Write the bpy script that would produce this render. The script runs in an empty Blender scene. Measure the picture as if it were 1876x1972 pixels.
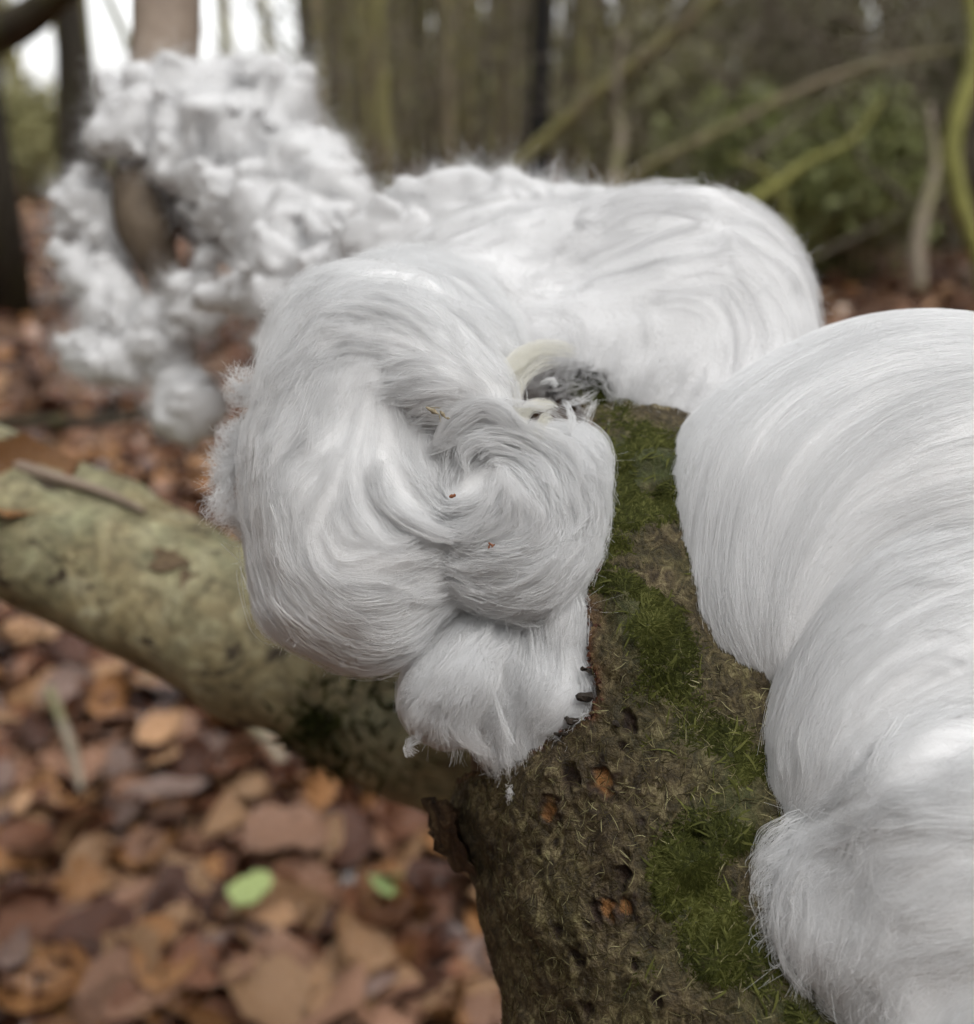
import bpy, math, random
import numpy as np
from math import radians, sin, cos, pi, atan2, tan

SEED = 7
rng = np.random.default_rng(SEED)
random.seed(SEED)
sc = bpy.context.scene
COL = sc.collection

# ------------------------------------------------------------------ camera
CW, CH = 1876.0, 1972.0            # photograph units used for turning pixels into directions
FPX = 2011.0
PITCH = radians(21.3)
CAM = np.array([0.0, 0.0, 0.60])
RIGHT = np.array([1.0, 0, 0])
FWD = np.array([0, cos(PITCH), -sin(PITCH)])
UP = np.array([0, sin(PITCH), cos(PITCH)])
cam_d = bpy.data.cameras.new('camera')
cam = bpy.data.objects.new('camera', cam_d)
COL.objects.link(cam)
cam.location = CAM
cam.rotation_euler = (pi / 2 - PITCH, 0, 0)
cam_d.sensor_fit = 'HORIZONTAL'
cam_d.sensor_width = 36.0
cam_d.lens = 36.0 * FPX / CW
cam_d.clip_start = 0.005
cam_d.clip_end = 400
cam_d.dof.use_dof = True
cam_d.dof.focus_distance = 0.163
cam_d.dof.aperture_fstop = 13.0
sc.camera = cam

# ------------------------------------------------------------------ sky and sun (overcast woodland light)
SUN_EL, SUN_AZ = radians(58), radians(140)
world = bpy.data.worlds.new('World')
sc.world = world
world.use_nodes = True
wnt = world.node_tree
wbg = wnt.nodes['Background']
sky = wnt.nodes.new('ShaderNodeTexSky')
sky.sky_type = 'NISHITA'
sky.sun_disc = False
sky.sun_elevation = SUN_EL
sky.sun_rotation = SUN_AZ
sky.dust_density = 1.2
sky.ozone_density = 1.0
hsv = wnt.nodes.new('ShaderNodeHueSaturation')
hsv.inputs['Saturation'].default_value = 0.08      # cloud cover: the sky is nearly white
wnt.links.new(sky.outputs[0], hsv.inputs['Color'])
wnt.links.new(hsv.outputs[0], wbg.inputs['Color'])
wbg.inputs['Strength'].default_value = 0.15
sun_d = bpy.data.lights.new('sun', 'SUN')
sun_d.energy = 1.0
sun_d.angle = radians(30)
sun_d.color = (1.0, 0.97, 0.93)
sun = bpy.data.objects.new('sun', sun_d)
COL.objects.link(sun)
sun.rotation_euler = (pi / 2 - SUN_EL, 0, pi - SUN_AZ)
sun.location = (0, 0, 12)

sc.view_settings.view_transform = 'Standard'
sc.view_settings.look = 'None'
sc.view_settings.gamma = 1.0
sc.view_settings.exposure = 0.92
sc.view_settings.use_curve_mapping = False
sc.render.engine = 'CYCLES'
sc.cycles.use_denoising = True
sc.cycles.max_bounces = 8
sc.cycles.diffuse_bounces = 4
sc.cycles.glossy_bounces = 2
sc.cycles.transmission_bounces = 6
sc.cycles.transparent_max_bounces = 8
sc.cycles.use_adaptive_sampling = True
sc.cycles.adaptive_threshold = 0.03
sc.cycles.adaptive_min_samples = 24
sc.cycles_curves.shape = 'RIBBONS'
sc.cycles_curves.subdivisions = 2


# ------------------------------------------------------------------ helpers
def at(u, v, d):
    u = np.asarray(u, float); v = np.asarray(v, float); d = np.asarray(d, float)
    return (CAM + d[..., None] * (FWD + ((u - CW / 2) / FPX)[..., None] * RIGHT - ((v - CH / 2) / FPX)[..., None] * UP))


def px(P):
    """world points -> photo units and depth"""
    q = np.asarray(P) - CAM
    d = np.maximum(q @ FWD, 1e-4)
    return CW / 2 + FPX * (q @ RIGHT) / d, CH / 2 - FPX * (q @ UP) / d, q @ FWD


def ground_at(u, v):
    dr = FWD + (u - CW / 2) / FPX * RIGHT - (v - CH / 2) / FPX * UP
    t = -CAM[2] / dr[2]
    return CAM + t * dr


_lat = np.random.default_rng(99).random((48, 48, 48)).astype(np.float32) * 2 - 1


def vnoise(P, scale, seed=0):
    q = np.asarray(P) / scale + np.array([3.7, 11.3, 7.9]) * (seed + 1)
    i = np.floor(q).astype(int)
    f = q - i
    f = f * f * (3 - 2 * f)
    i %= 48
    j = (i + 1) % 48
    x, y, z = f[..., 0], f[..., 1], f[..., 2]
    L = _lat
    a = L[i[..., 0], i[..., 1], i[..., 2]] * (1 - x) + L[j[..., 0], i[..., 1], i[..., 2]] * x
    b = L[i[..., 0], j[..., 1], i[..., 2]] * (1 - x) + L[j[..., 0], j[..., 1], i[..., 2]] * x
    c = L[i[..., 0], i[..., 1], j[..., 2]] * (1 - x) + L[j[..., 0], i[..., 1], j[..., 2]] * x
    e = L[i[..., 0], j[..., 1], j[..., 2]] * (1 - x) + L[j[..., 0], j[..., 1], j[..., 2]] * x
    return (a * (1 - y) + b * y) * (1 - z) + (c * (1 - y) + e * y) * z


def vn3(P, scale, seed=0):
    return np.stack([vnoise(P, scale, seed), vnoise(P, scale, seed + 5), vnoise(P, scale, seed + 10)], -1)


def fbm(P, scale, octv=3, seed=0):
    s = 0
    a = 1.0
    for k in range(octv):
        s = s + a * vnoise(P, scale / 2 ** k, seed + k)
        a *= 0.5
    return s


def norm(a):
    return a / np.maximum(np.linalg.norm(a, axis=-1, keepdims=True), 1e-12)


def sstep(a, b, x):
    t = np.clip((x - a) / (b - a), 0, 1)
    return t * t * (3 - 2 * t)


def tag(o, label=None, cat=None, group=None, kind=None):
    if label: o['label'] = label
    if cat: o['category'] = cat
    if group: o['group'] = group
    if kind: o['kind'] = kind
    return o


def thing(name, loc, label, cat, group=None):
    o = bpy.data.objects.new(name, None)
    o.empty_display_size = 0.01
    COL.objects.link(o)
    o.location = loc
    return tag(o, label, cat, group)


def base_of(o):
    b = np.zeros(3)
    while o is not None:
        b = b + np.array(o.location)
        o = o.parent
    return b


def mesh_data(name, V, F, mat, smooth=True, attrs=None):
    V = np.asarray(V, dtype=np.float32)
    me = bpy.data.meshes.new(name)
    if isinstance(F, np.ndarray):
        n, k = F.shape
        me.vertices.add(len(V))
        me.vertices.foreach_set('co', V.ravel())
        me.loops.add(n * k)
        me.loops.foreach_set('vertex_index', F.astype(np.int32).ravel())
        me.polygons.add(n)
        me.polygons.foreach_set('loop_start', np.arange(0, n * k, k, dtype=np.int32))
        me.update(calc_edges=True)
    else:
        me.from_pydata(V.tolist(), [], F)
    me.polygons.foreach_set('use_smooth', np.full(len(me.polygons), smooth))
    for k, a in (attrs or {}).items():
        at_ = me.attributes.new(k, 'FLOAT', 'POINT')
        at_.data.foreach_set('value', np.asarray(a, dtype=np.float32))
    if mat is not None:
        me.materials.append(mat)
    me.validate()
    me.update()
    return me


def mesh_obj(name, V, F, mat, parent=None, smooth=True, attrs=None, origin=None):
    """verts are given in world space; the object is placed at `origin` (or under its parent)"""
    V = np.asarray(V, float)
    if parent is not None:
        o0 = base_of(parent)
    else:
        o0 = np.zeros(3) if origin is None else np.asarray(origin, float)
    o = bpy.data.objects.new(name, mesh_data(name, V - o0, F, mat, smooth, attrs))
    COL.objects.link(o)
    if parent is not None:
        o.parent = parent
    else:
        o.location = o0
    return o


def hair_obj(name, S, mat, parent, r0=4e-5, r1=1.5e-5):
    """S: list of (N,M,3) arrays of strand points in world space -> one hair curves object"""
    if not isinstance(S, (list, tuple)): S = [S]
    sizes, pos, rad = [], [], []
    o0 = base_of(parent)
    for A in S:
        n, m, _ = A.shape
        sizes += [m] * n
        pos.append((A - o0).reshape(-1, 3))
        t = np.linspace(0, 1, m)
        w = r0 + (r1 - r0) * t ** 2
        rr = w[None, :] * (0.6 + 0.8 * rng.random((n, 1)))
        rad.append(rr.ravel())
    hc = bpy.data.hair_curves.new(name)
    hc.add_curves(sizes)
    pos = np.concatenate(pos).astype(np.float32)
    hc.attributes['position'].data.foreach_set('vector', pos.ravel())
    ra = hc.attributes.get('radius') or hc.attributes.new('radius', 'FLOAT', 'POINT')
    ra.data.foreach_set('value', np.concatenate(rad).astype(np.float32))
    hc.materials.append(mat)
    o = bpy.data.objects.new(name, hc)
    COL.objects.link(o)
    o.parent = parent
    o['kind'] = 'stuff'
    return o


def sweep(P, R, seg=12, caps=True, rough=0.0, nscale=0.05, seed=0):
    """tube round a polyline; returns V, F(quads as list)"""
    P = np.asarray(P, float); n = len(P)
    R = np.broadcast_to(np.asarray(R, float), (n,))
    T = norm(np.gradient(P, axis=0))
    a = np.array([0.3, 0.2, 0.93]); a = a - T[0] * (a @ T[0])
    if np.linalg.norm(a) < 0.1:
        a = np.array([1.0, 0, 0]); a = a - T[0] * (a @ T[0])
    N = [a / np.linalg.norm(a)]
    for k in range(1, n):
        b = N[-1] - T[k] * (N[-1] @ T[k])
        N.append(b / np.linalg.norm(b))
    N = np.array(N); B = np.cross(T, N)
    th = np.linspace(0, 2 * pi, seg, endpoint=False)
    V = P[:, None, :] + R[:, None, None] * (np.cos(th)[None, :, None] * N[:, None, :] + np.sin(th)[None, :, None] * B[:, None, :])
    if rough > 0:
        D = V - P[:, None, :]
        V = P[:, None, :] + D * (1 + rough * vnoise(V, nscale, seed))[..., None]
    V = V.reshape(-1, 3)
    F = []
    for k in range(n - 1):
        for s in range(seg):
            s2 = (s + 1) % seg
            F.append((k * seg + s, k * seg + s2, (k + 1) * seg + s2, (k + 1) * seg + s))
    if caps:
        F.append(tuple(range(seg - 1, -1, -1)))
        F.append(tuple(range((n - 1) * seg, n * seg)))
    return V, F


def spline(P, n, tp=None):
    """Catmull-Rom through control points (any dimension)"""
    P = np.asarray(P, float)
    Q = np.vstack([2 * P[0] - P[1], P, 2 * P[-1] - P[-2]])
    t = np.linspace(0, len(P) - 1 - 1e-9, n) if tp is None else np.minimum(tp, len(P) - 1 - 1e-9)
    i = t.astype(int); f = (t - i)[:, None]
    a, b, c, d = Q[i], Q[i + 1], Q[i + 2], Q[i + 3]
    return 0.5 * (2 * b + (c - a) * f + (2 * a - 5 * b + 4 * c - d) * f ** 2 + (3 * b - a - 3 * c + d) * f ** 3)


# ------------------------------------------------------------------ materials
def mat_new(name):
    m = bpy.data.materials.new(name)
    m.use_nodes = True
    nt = m.node_tree
    return m, nt, nt.nodes['Principled BSDF']


def coords(nt, kind='Object', scale=(1, 1, 1)):
    tc = nt.nodes.new('ShaderNodeTexCoord')
    mp = nt.nodes.new('ShaderNodeMapping')
    mp.inputs['Scale'].default_value = scale
    nt.links.new(tc.outputs[kind], mp.inputs['Vector'])
    return mp.outputs[0]


def n_noise(nt, vec, scale, detail=4, rough=0.6, dist=0.0):
    n = nt.nodes.new('ShaderNodeTexNoise')
    n.inputs['Scale'].default_value = scale
    n.inputs['Detail'].default_value = detail
    n.inputs['Roughness'].default_value = rough
    n.inputs['Distortion'].default_value = dist
    if vec is not None: nt.links.new(vec, n.inputs['Vector'])
    return n.outputs['Fac']


def n_ramp(nt, fac, stops, interp='LINEAR'):
    r = nt.nodes.new('ShaderNodeValToRGB')
    r.color_ramp.interpolation = interp
    els = r.color_ramp.elements
    while len(els) < len(stops): els.new(0.5)
    for e, (p, c) in zip(els, stops):
        e.position = p
        e.color = (*c, 1) if len(c) == 3 else c
    nt.links.new(fac, r.inputs[0])
    return r.outputs[0]


def n_mix(nt, fac, a, b, blend='MIX'):
    m = nt.nodes.new('ShaderNodeMix')
    m.data_type = 'RGBA'
    m.blend_type = blend
    for val, key in ((fac, 0), (a, 6), (b, 7)):
        if isinstance(val, (int, float)): m.inputs[key].default_value = val
        elif isinstance(val, tuple): m.inputs[key].default_value = (*val, 1)
        else: nt.links.new(val, m.inputs[key])
    return m.outputs[2]


def n_math(nt, op, a, b=0.0):
    m = nt.nodes.new('ShaderNodeMath')
    m.operation = op
    for k, val in enumerate((a, b)):
        if isinstance(val, (int, float)): m.inputs[k].default_value = val
        else: nt.links.new(val, m.inputs[k])
    return m.outputs[0]


def n_attr(nt, name):
    a = nt.nodes.new('ShaderNodeAttribute')
    a.attribute_name = name
    return a.outputs['Fac']


def n_bump(nt, bsdf, h, strength, dist):
    b = nt.nodes.new('ShaderNodeBump')
    b.inputs['Strength'].default_value = strength
    b.inputs['Distance'].default_value = dist
    nt.links.new(h, b.inputs['Height'])
    nt.links.new(b.outputs[0], bsdf.inputs['Normal'])


def mat_icebody(name='ice_mass', col=(0.86, 0.86, 0.863), col2=(0.81, 0.81, 0.813)):
    m, nt, b = mat_new(name)
    v = coords(nt)
    f = n_noise(nt, v, 260, 5, 0.7)
    nt.links.new(n_mix(nt, f, col, col2), b.inputs['Base Color'])
    b.inputs['Roughness'].default_value = 0.7
    b.inputs['Specular IOR Level'].default_value = 0.2
    b.inputs['Subsurface Weight'].default_value = 1.0
    b.inputs['Subsurface Radius'].default_value = (1, 1, 1)
    b.inputs['Subsurface Scale'].default_value = 0.0022
    n_bump(nt, b, n_noise(nt, v, 900, 4, 0.7), 0.5, 0.0006)
    return m


def mat_icehair(name='ice_hair', col=(0.91, 0.915, 0.92), trans=0.42):
    m, nt, b = mat_new(name)
    hi = nt.nodes.new('ShaderNodeHairInfo')
    c = n_ramp(nt, hi.outputs['Random'], [(0, tuple(x * 0.95 for x in col)), (1, tuple(min(x * 1.03, 0.965) for x in col))])
    nt.links.new(c, b.inputs['Base Color'])
    b.inputs['Roughness'].default_value = 0.2
    b.inputs['Specular IOR Level'].default_value = 0.6
    tr = nt.nodes.new('ShaderNodeBsdfTranslucent')
    nt.links.new(c, tr.inputs['Color'])
    mx = nt.nodes.new('ShaderNodeMixShader')
    mx.inputs[0].default_value = trans
    nt.links.new(b.outputs[0], mx.inputs[1])
    nt.links.new(tr.outputs[0], mx.inputs[2])
    nt.links.new(mx.outputs[0], nt.nodes['Material Output'].inputs['Surface'])
    return m


M_ICE = mat_icebody()
M_HAIR = mat_icehair()
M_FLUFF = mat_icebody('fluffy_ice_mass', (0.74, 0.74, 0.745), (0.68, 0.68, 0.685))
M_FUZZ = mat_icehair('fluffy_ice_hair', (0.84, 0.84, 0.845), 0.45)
M_CREAM = mat_icehair('cream_hair', (0.93, 0.92, 0.86), 0.45)


def mat_bark():
    m, nt, b = mat_new('branch_bark')
    v = coords(nt)
    big = n_noise(nt, v, 45, 5, 0.65, 0.5)
    fine = n_noise(nt, coords(nt, scale=(1, 1, 0.55)), 420, 6, 0.75, 1.2)
    c = n_ramp(nt, fine, [(0.30, (0.018, 0.013, 0.008)), (0.46, (0.056, 0.041, 0.022)), (0.56, (0.12, 0.093, 0.05)), (0.68, (0.26, 0.225, 0.13))])
    c2 = n_ramp(nt, big, [(0.3, (0.55, 0.5, 0.42)), (0.5, (1, 0.97, 0.9)), (0.7, (0.85, 0.92, 0.65))])
    c = n_mix(nt, 1.0, c, c2, 'MULTIPLY')
    green = n_attr(nt, 'mossy')
    gcol = n_ramp(nt, n_noise(nt, v, 700, 4, 0.7), [(0.3, (0.012, 0.02, 0.004)), (0.7, (0.07, 0.095, 0.02))])
    c = n_mix(nt, n_math(nt, 'MULTIPLY', green, 0.75), c, gcol)
    c = n_mix(nt, n_attr(nt, 'rust'), c, n_ramp(nt, fine, [(0.3, (0.05, 0.014, 0.006)), (0.7, (0.22, 0.065, 0.02))]))
    c = n_mix(nt, n_attr(nt, 'pit'), c, n_ramp(nt, fine, [(0.35, (0.010, 0.006, 0.004)), (0.8, (0.06, 0.032, 0.017))]))
    c = n_mix(nt, n_attr(nt, 'scar'), c, n_ramp(nt, fine, [(0.3, (0.10, 0.04, 0.012)), (0.7, (0.34, 0.16, 0.05))]))
    nt.links.new(c, b.inputs['Base Color'])
    b.inputs['Roughness'].default_value = 0.62
    b.inputs['Specular IOR Level'].default_value = 0.35
    n_bump(nt, b, n_math(nt, 'ADD', fine, n_noise(nt, v, 1500, 3, 0.6)), 0.8, 0.0007)
    return m


def mat_wood(name, c0, c1, sc_=200, bump=0.5, bd=0.0006):
    m, nt, b = mat_new(name)
    v = coords(nt)
    f = n_noise(nt, v, sc_, 5, 0.7, 0.6)
    nt.links.new(n_ramp(nt, f, [(0.3, c0), (0.7, c1)]), b.inputs['Base Color'])
    b.inputs['Roughness'].default_value = 0.75
    n_bump(nt, b, f, bump, bd)
    return m


def mat_moss(name, c0, c1, c2):
    m, nt, b = mat_new(name)
    v = coords(nt)
    f = n_noise(nt, v, 500, 3, 0.6)
    c = n_ramp(nt, n_attr(nt, 'tone'), [(0, c0), (0.5, c1), (1, c2)])
    nt.links.new(c, b.inputs['Base Color'])
    b.inputs['Roughness'].default_value = 0.7
    b.inputs['Specular IOR Level'].default_value = 0.12
    b.inputs['Subsurface Weight'].default_value = 0.0
    tr = nt.nodes.new('ShaderNodeBsdfTranslucent')
    nt.links.new(c, tr.inputs['Color'])
    mx = nt.nodes.new('ShaderNodeMixShader')
    mx.inputs[0].default_value = 0.3
    nt.links.new(b.outputs[0], mx.inputs[1]); nt.links.new(tr.outputs[0], mx.inputs[2])
    nt.links.new(mx.outputs[0], nt.nodes['Material Output'].inputs['Surface'])
    return m


def mat_log():
    m, nt, b = mat_new('log_bark')
    v = coords(nt)
    f = n_noise(nt, v, 75, 6, 0.75, 0.8)
    g = n_noise(nt, v, 22, 4, 0.65, 0.5)
    c = n_ramp(nt, f, [(0.28, (0.085, 0.065, 0.03)), (0.42, (0.19, 0.15, 0.07)), (0.55, (0.31, 0.265, 0.145)), (0.68, (0.46, 0.44, 0.31))])
    c = n_mix(nt, n_ramp(nt, g, [(0.42, (0, 0, 0)), (0.62, (1, 1, 1))]), c, n_ramp(nt, f, [(0.3, (0.12, 0.13, 0.06)), (0.7, (0.40, 0.39, 0.25))]))
    c = n_mix(nt, 1.0, c, n_ramp(nt, n_noise(nt, v, 210, 4, 0.7, 0.6), [(0.34, (0.5, 0.45, 0.38)), (0.5, (1, 0.97, 0.92)), (0.64, (1.4, 1.36, 1.3))]), 'MULTIPLY')
    c = n_mix(nt, 0.15, c, (0.27, 0.255, 0.185))
    sp = n_noise(nt, v, 33, 4, 0.7, 1.0)
    c = n_mix(nt, n_ramp(nt, sp, [(0.585, (0, 0, 0)), (0.64, (1, 1, 1))]), c, (0.05, 0.035, 0.02))
    nt.links.new(c, b.inputs['Base Color'])
    b.inputs['Roughness'].default_value = 0.7
    n_bump(nt, b, f, 0.6, 0.003)
    return m


def mat_trunk(name, base, moss, mossamt, sc_=9):
    m, nt, b = mat_new(name)
    v = coords(nt, scale=(1, 1, 0.35))
    f = n_noise(nt, v, sc_ * 3, 5, 0.7)
    oi = nt.nodes.new('ShaderNodeObjectInfo')
    c = n_ramp(nt, f, [(0.3, tuple(x * 0.55 for x in base)), (0.7, tuple(x * 1.35 for x in base))])
    g = n_noise(nt, v, sc_, 4, 0.6)
    mm = n_ramp(nt, f, [(0.3, tuple(x * 0.6 for x in moss)), (0.7, tuple(x * 1.3 for x in moss))])
    c = n_mix(nt, n_ramp(nt, g, [(0.62 - mossamt * 0.4, (0, 0, 0)), (0.72 - mossamt * 0.4, (1, 1, 1))]), c, mm)
    c = n_mix(nt, 1.0, c, n_ramp(nt, oi.outputs['Random'], [(0, (0.65, 0.62, 0.6)), (1, (1.25, 1.2, 1.15))]), 'MULTIPLY')
    nt.links.new(c, b.inputs['Base Color'])
    b.inputs['Roughness'].default_value = 0.85
    n_bump(nt, b, f, 0.6, 0.01)
    return m


def mat_leaf(name, dark, light, rough=0.42, trans=0.12):
    m, nt, b = mat_new(name)
    v = coords(nt)
    oi = nt.nodes.new('ShaderNodeObjectInfo')
    f = n_noise(nt, v, 90, 5, 0.7, 0.5)
    c = n_ramp(nt, f, [(0.3, dark), (0.7, light)])
    c = n_mix(nt, 1.0, c, n_ramp(nt, oi.outputs['Random'], [(0, (0.7, 0.68, 0.66)), (1, (1.25, 1.22, 1.2))]), 'MULTIPLY')
    nt.links.new(c, b.inputs['Base Color'])
    b.inputs['Roughness'].default_value = rough
    b.inputs['Specular IOR Level'].default_value = 0.45
    n_bump(nt, b, f, 0.5, 0.002)
    return m


M_BARK = mat_bark()
M_WOOD = mat_wood('bare_wood', (0.05, 0.028, 0.016), (0.17, 0.10, 0.06))
M_DARKWOOD = mat_wood('dark_rotten_wood', (0.008, 0.006, 0.004), (0.035, 0.024, 0.015), 400)
M_RUST = mat_wood('inner_bark', (0.035, 0.011, 0.006), (0.13, 0.042, 0.018), 600)
M_FARWOOD = mat_wood('weathered_wood', (0.07, 0.05, 0.034), (0.19, 0.145, 0.10), 60, 0.5, 0.002)
M_PALEWOOD = mat_wood('pale_stick_bark', (0.19, 0.14, 0.105), (0.33, 0.26, 0.20), 40, 0.4, 0.002)
M_MOSS = mat_moss('moss_green', (0.014, 0.018, 0.004), (0.062, 0.068, 0.014), (0.20, 0.205, 0.06))
M_FIBRE = mat_moss('bark_fibre', (0.03, 0.025, 0.012), (0.12, 0.10, 0.045), (0.40, 0.37, 0.20))
M_LOG = mat_log()
M_TRUNKS = {
    'dark': mat_trunk('trunk_dark', (0.04, 0.033, 0.021), (0.055, 0.053, 0.02), 0.2),
    'black': mat_trunk('trunk_black', (0.006, 0.005, 0.004), (0.008, 0.008, 0.005), 0.1),
    'olive': mat_trunk('trunk_olive', (0.21, 0.18, 0.115), (0.23, 0.22, 0.09), 0.55),
    'moss': mat_trunk('trunk_mossy', (0.13, 0.115, 0.055), (0.21, 0.215, 0.06), 0.8),
    'brown': mat_trunk('trunk_brown', (0.25, 0.215, 0.145), (0.22, 0.205, 0.10), 0.4),
    'grey': mat_trunk('trunk_grey', (0.24, 0.21, 0.165), (0.20, 0.195, 0.10), 0.25),
}

# ------------------------------------------------------------------ ground
def mat_ground():
    m, nt, b = mat_new('woodland_floor')
    v = coords(nt)
    vo = nt.nodes.new('ShaderNodeTexVoronoi')
    vo.inputs['Scale'].default_value = 22
    nt.links.new(v, vo.inputs['Vector'])
    c = n_ramp(nt, vo.outputs['Color'], [(0.1, (0.022, 0.012, 0.008)), (0.4, (0.075, 0.035, 0.02)), (0.65, (0.15, 0.072, 0.035)), (0.9, (0.25, 0.145, 0.08))])
    c = n_mix(nt, 0.35, c, n_ramp(nt, n_noise(nt, v, 1.6, 4, 0.6), [(0.35, (0.05, 0.026, 0.016)), (0.65, (0.16, 0.085, 0.05))]))
    nt.links.new(c, b.inputs['Base Color'])
    b.inputs['Roughness'].default_value = 0.75
    n_bump(nt, b, vo.outputs['Distance'], 0.7, 0.02)
    return m


def ground_z(x, y):
    P = np.stack([x, y, 0 * x], -1)
    near = sstep(0.5, 4.0, np.hypot(x, y))
    return vnoise(P, 1.1, 3) * 0.05 * near + vnoise(P, 6.0, 4) * 0.22 * sstep(2, 9, np.hypot(x, y)) * 1.0


gr = np.concatenate([np.linspace(0, 3, 26), np.geomspace(3.3, 300, 44)])
ga = np.linspace(0, 2 * pi, 97)[:-1]
GX = (gr[:, None] * np.sin(ga)[None]); GY = gr[:, None] * np.cos(ga)[None]
GV = np.stack([GX, GY, ground_z(GX, GY)], -1).reshape(-1, 3)
n_a = len(ga)
GF = np.array([(i * n_a + j, (i + 1) * n_a + j, (i + 1) * n_a + (j + 1) % n_a, i * n_a + (j + 1) % n_a)
               for i in range(len(gr) - 1) for j in range(n_a)])[:, ::-1]
ground = mesh_obj('ground', GV, GF, mat_ground())
ground['kind'] = 'structure'


# ------------------------------------------------------------------ background woodland
def depth_at(y, z=0.3):
    return (np.array([0, y, z]) - CAM) @ FWD


def x_for(u, y, z=0.3):
    return (u - CW / 2) / FPX * depth_at(y, z)


def make_tree(u, y, wpx, kind, label, lean=0.0, height=None, group=None, limbs=3, wob=0.06, cat='tree', name='woodland_tree'):
    x = x_for(u, y); r = 0.5 * wpx * depth_at(y) / FPX
    z0 = float(ground_z(np.array(x), np.array(y))) - 0.05
    h = height or random.uniform(4.5, 6.5)
    root = thing(name, (x, y, z0), label, cat, group)
    n = 12
    t = np.linspace(0, 1, n)
    P = np.stack([x + lean * h * t + wob * np.sin(t * 5 + random.uniform(0, 6)) * t ** 0.5,
                  y + wob * np.sin(t * 4 + random.uniform(0, 6)), z0 + h * t], -1)
    R = r * (1.25 - 0.25 * np.minimum(t * 8, 1)) * (1 - 0.75 * t)
    V, F = sweep(P, R, 9, rough=0.18, nscale=r * 2.5, seed=random.randint(0, 30))
    mesh_obj('trunk', V, F, M_TRUNKS[kind], root)
    for k in range(limbs):
        tt = random.uniform(0.12, 0.9)
        p0 = np.array([np.interp(tt, t, P[:, i]) for i in range(3)])
        a = random.uniform(0, 2 * pi)
        L = random.uniform(0.5, 1.5)
        dirv = np.array([cos(a), sin(a), random.uniform(0.4, 1.3)])
        s = np.linspace(0, 1, 6)[:, None]
        LP = p0 + dirv * L * s + np.array([0, 0, 0.25]) * s ** 2 + 0.05 * rng.normal(size=(6, 3)) * s
        rr = max(r * 0.35, 0.006) * (1 - 0.8 * s[:, 0]) * (1 - 0.5 * tt)
        V, F = sweep(LP, rr, 6)
        br = mesh_obj('branch', V, F, M_TRUNKS[kind], root)
        if group is None:
            for q in (2, 3, 4):
                e = LP[q] + np.array([random.uniform(-.3, .3), random.uniform(-.3, .3), random.uniform(.1, .4)])
                V, F = sweep(np.linspace(LP[q], e, 4), rr[q] * np.array([0.7, 0.55, 0.4, 0.2]), 5)
                mesh_obj('twig', V, F, M_TRUNKS[kind], br)
    return root


def free_stick(name, pts, radii, kind, label, cat, group=None, n=18, seg=9):
    P = spline(np.array(pts), n)
    R = np.interp(np.linspace(0, 1, n), np.linspace(0, 1, len(radii)), radii)
    V, F = sweep(P, R, seg, rough=0.15, nscale=max(radii) * 3, seed=len(label))
    o = mesh_obj(name, V, F, M_TRUNKS[kind] if kind in M_TRUNKS else kind, None, origin=P[0])
    return tag(o, label, cat, group)


special = [
    (5, 3.2, 80, 'dark', 'thick dark mossy trunk standing alone left of the ice cloud', 0.0),
    (192, 3.8, 58, 'dark', 'dark trunk rising just behind the far ice cloud', -0.03),
    (742, 5.5, 26, 'olive', 'olive mossy pole left of the paler pole pair behind the ice', 0.0),
    (866, 6.0, 28, 'brown', 'wide brown pole between the olive pole and the black trunk', 0.01),
    (1036, 4.6, 44, 'black', 'black straight trunk, darkest of the stand behind the ice', -0.004),
    (968, 6.6, 22, 'brown', 'brown pole standing next to the black trunk', 0.0),
    (120, 5.0, 44, 'dark', 'leaning dark pole beside the bright gaps of sky', 0.10),
    (1110, 6.2, 26, 'olive', 'olive pole at the foot of the leaning mossy stem', 0.015),
]
for (u, y, w, k, lab, ln) in special:
    make_tree(u, y, w, k, lab, ln)
for i in range(72):
    u = random.uniform(600, 1180) if i < 56 else random.uniform(1180, 2100)
    y = random.uniform(6.5, 13)
    w = random.uniform(6, 19); kd = random.choice(['olive', 'brown', 'olive', 'olive', 'dark']); ln = random.uniform(-0.06, 0.06)
    ds = f'{"stout" if w > 13 else "thin"} {"leaning" if abs(ln) > 0.03 else "upright"} {kd}'
    make_tree(u, y, w, kd, ds + (' pole in the dense stand behind the ice' if i < 56 else ' pole growing among the green bushes'), ln,
              group=ds + (' poles of the dense stand' if i < 56 else ' poles among the bushes'), limbs=2)
for i in range(12):
    u = random.uniform(-300, 40) if i < 4 else [60, 150, 452, 535, 618, 655, 690, 715][i - 4]
    make_tree(u, random.uniform(7, 14), random.uniform(14, 30), random.choice(['olive', 'dark']), 'thin pole standing against the pale sky gaps',
              random.uniform(-0.06, 0.06), group='thin poles against the sky', limbs=3)

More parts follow.
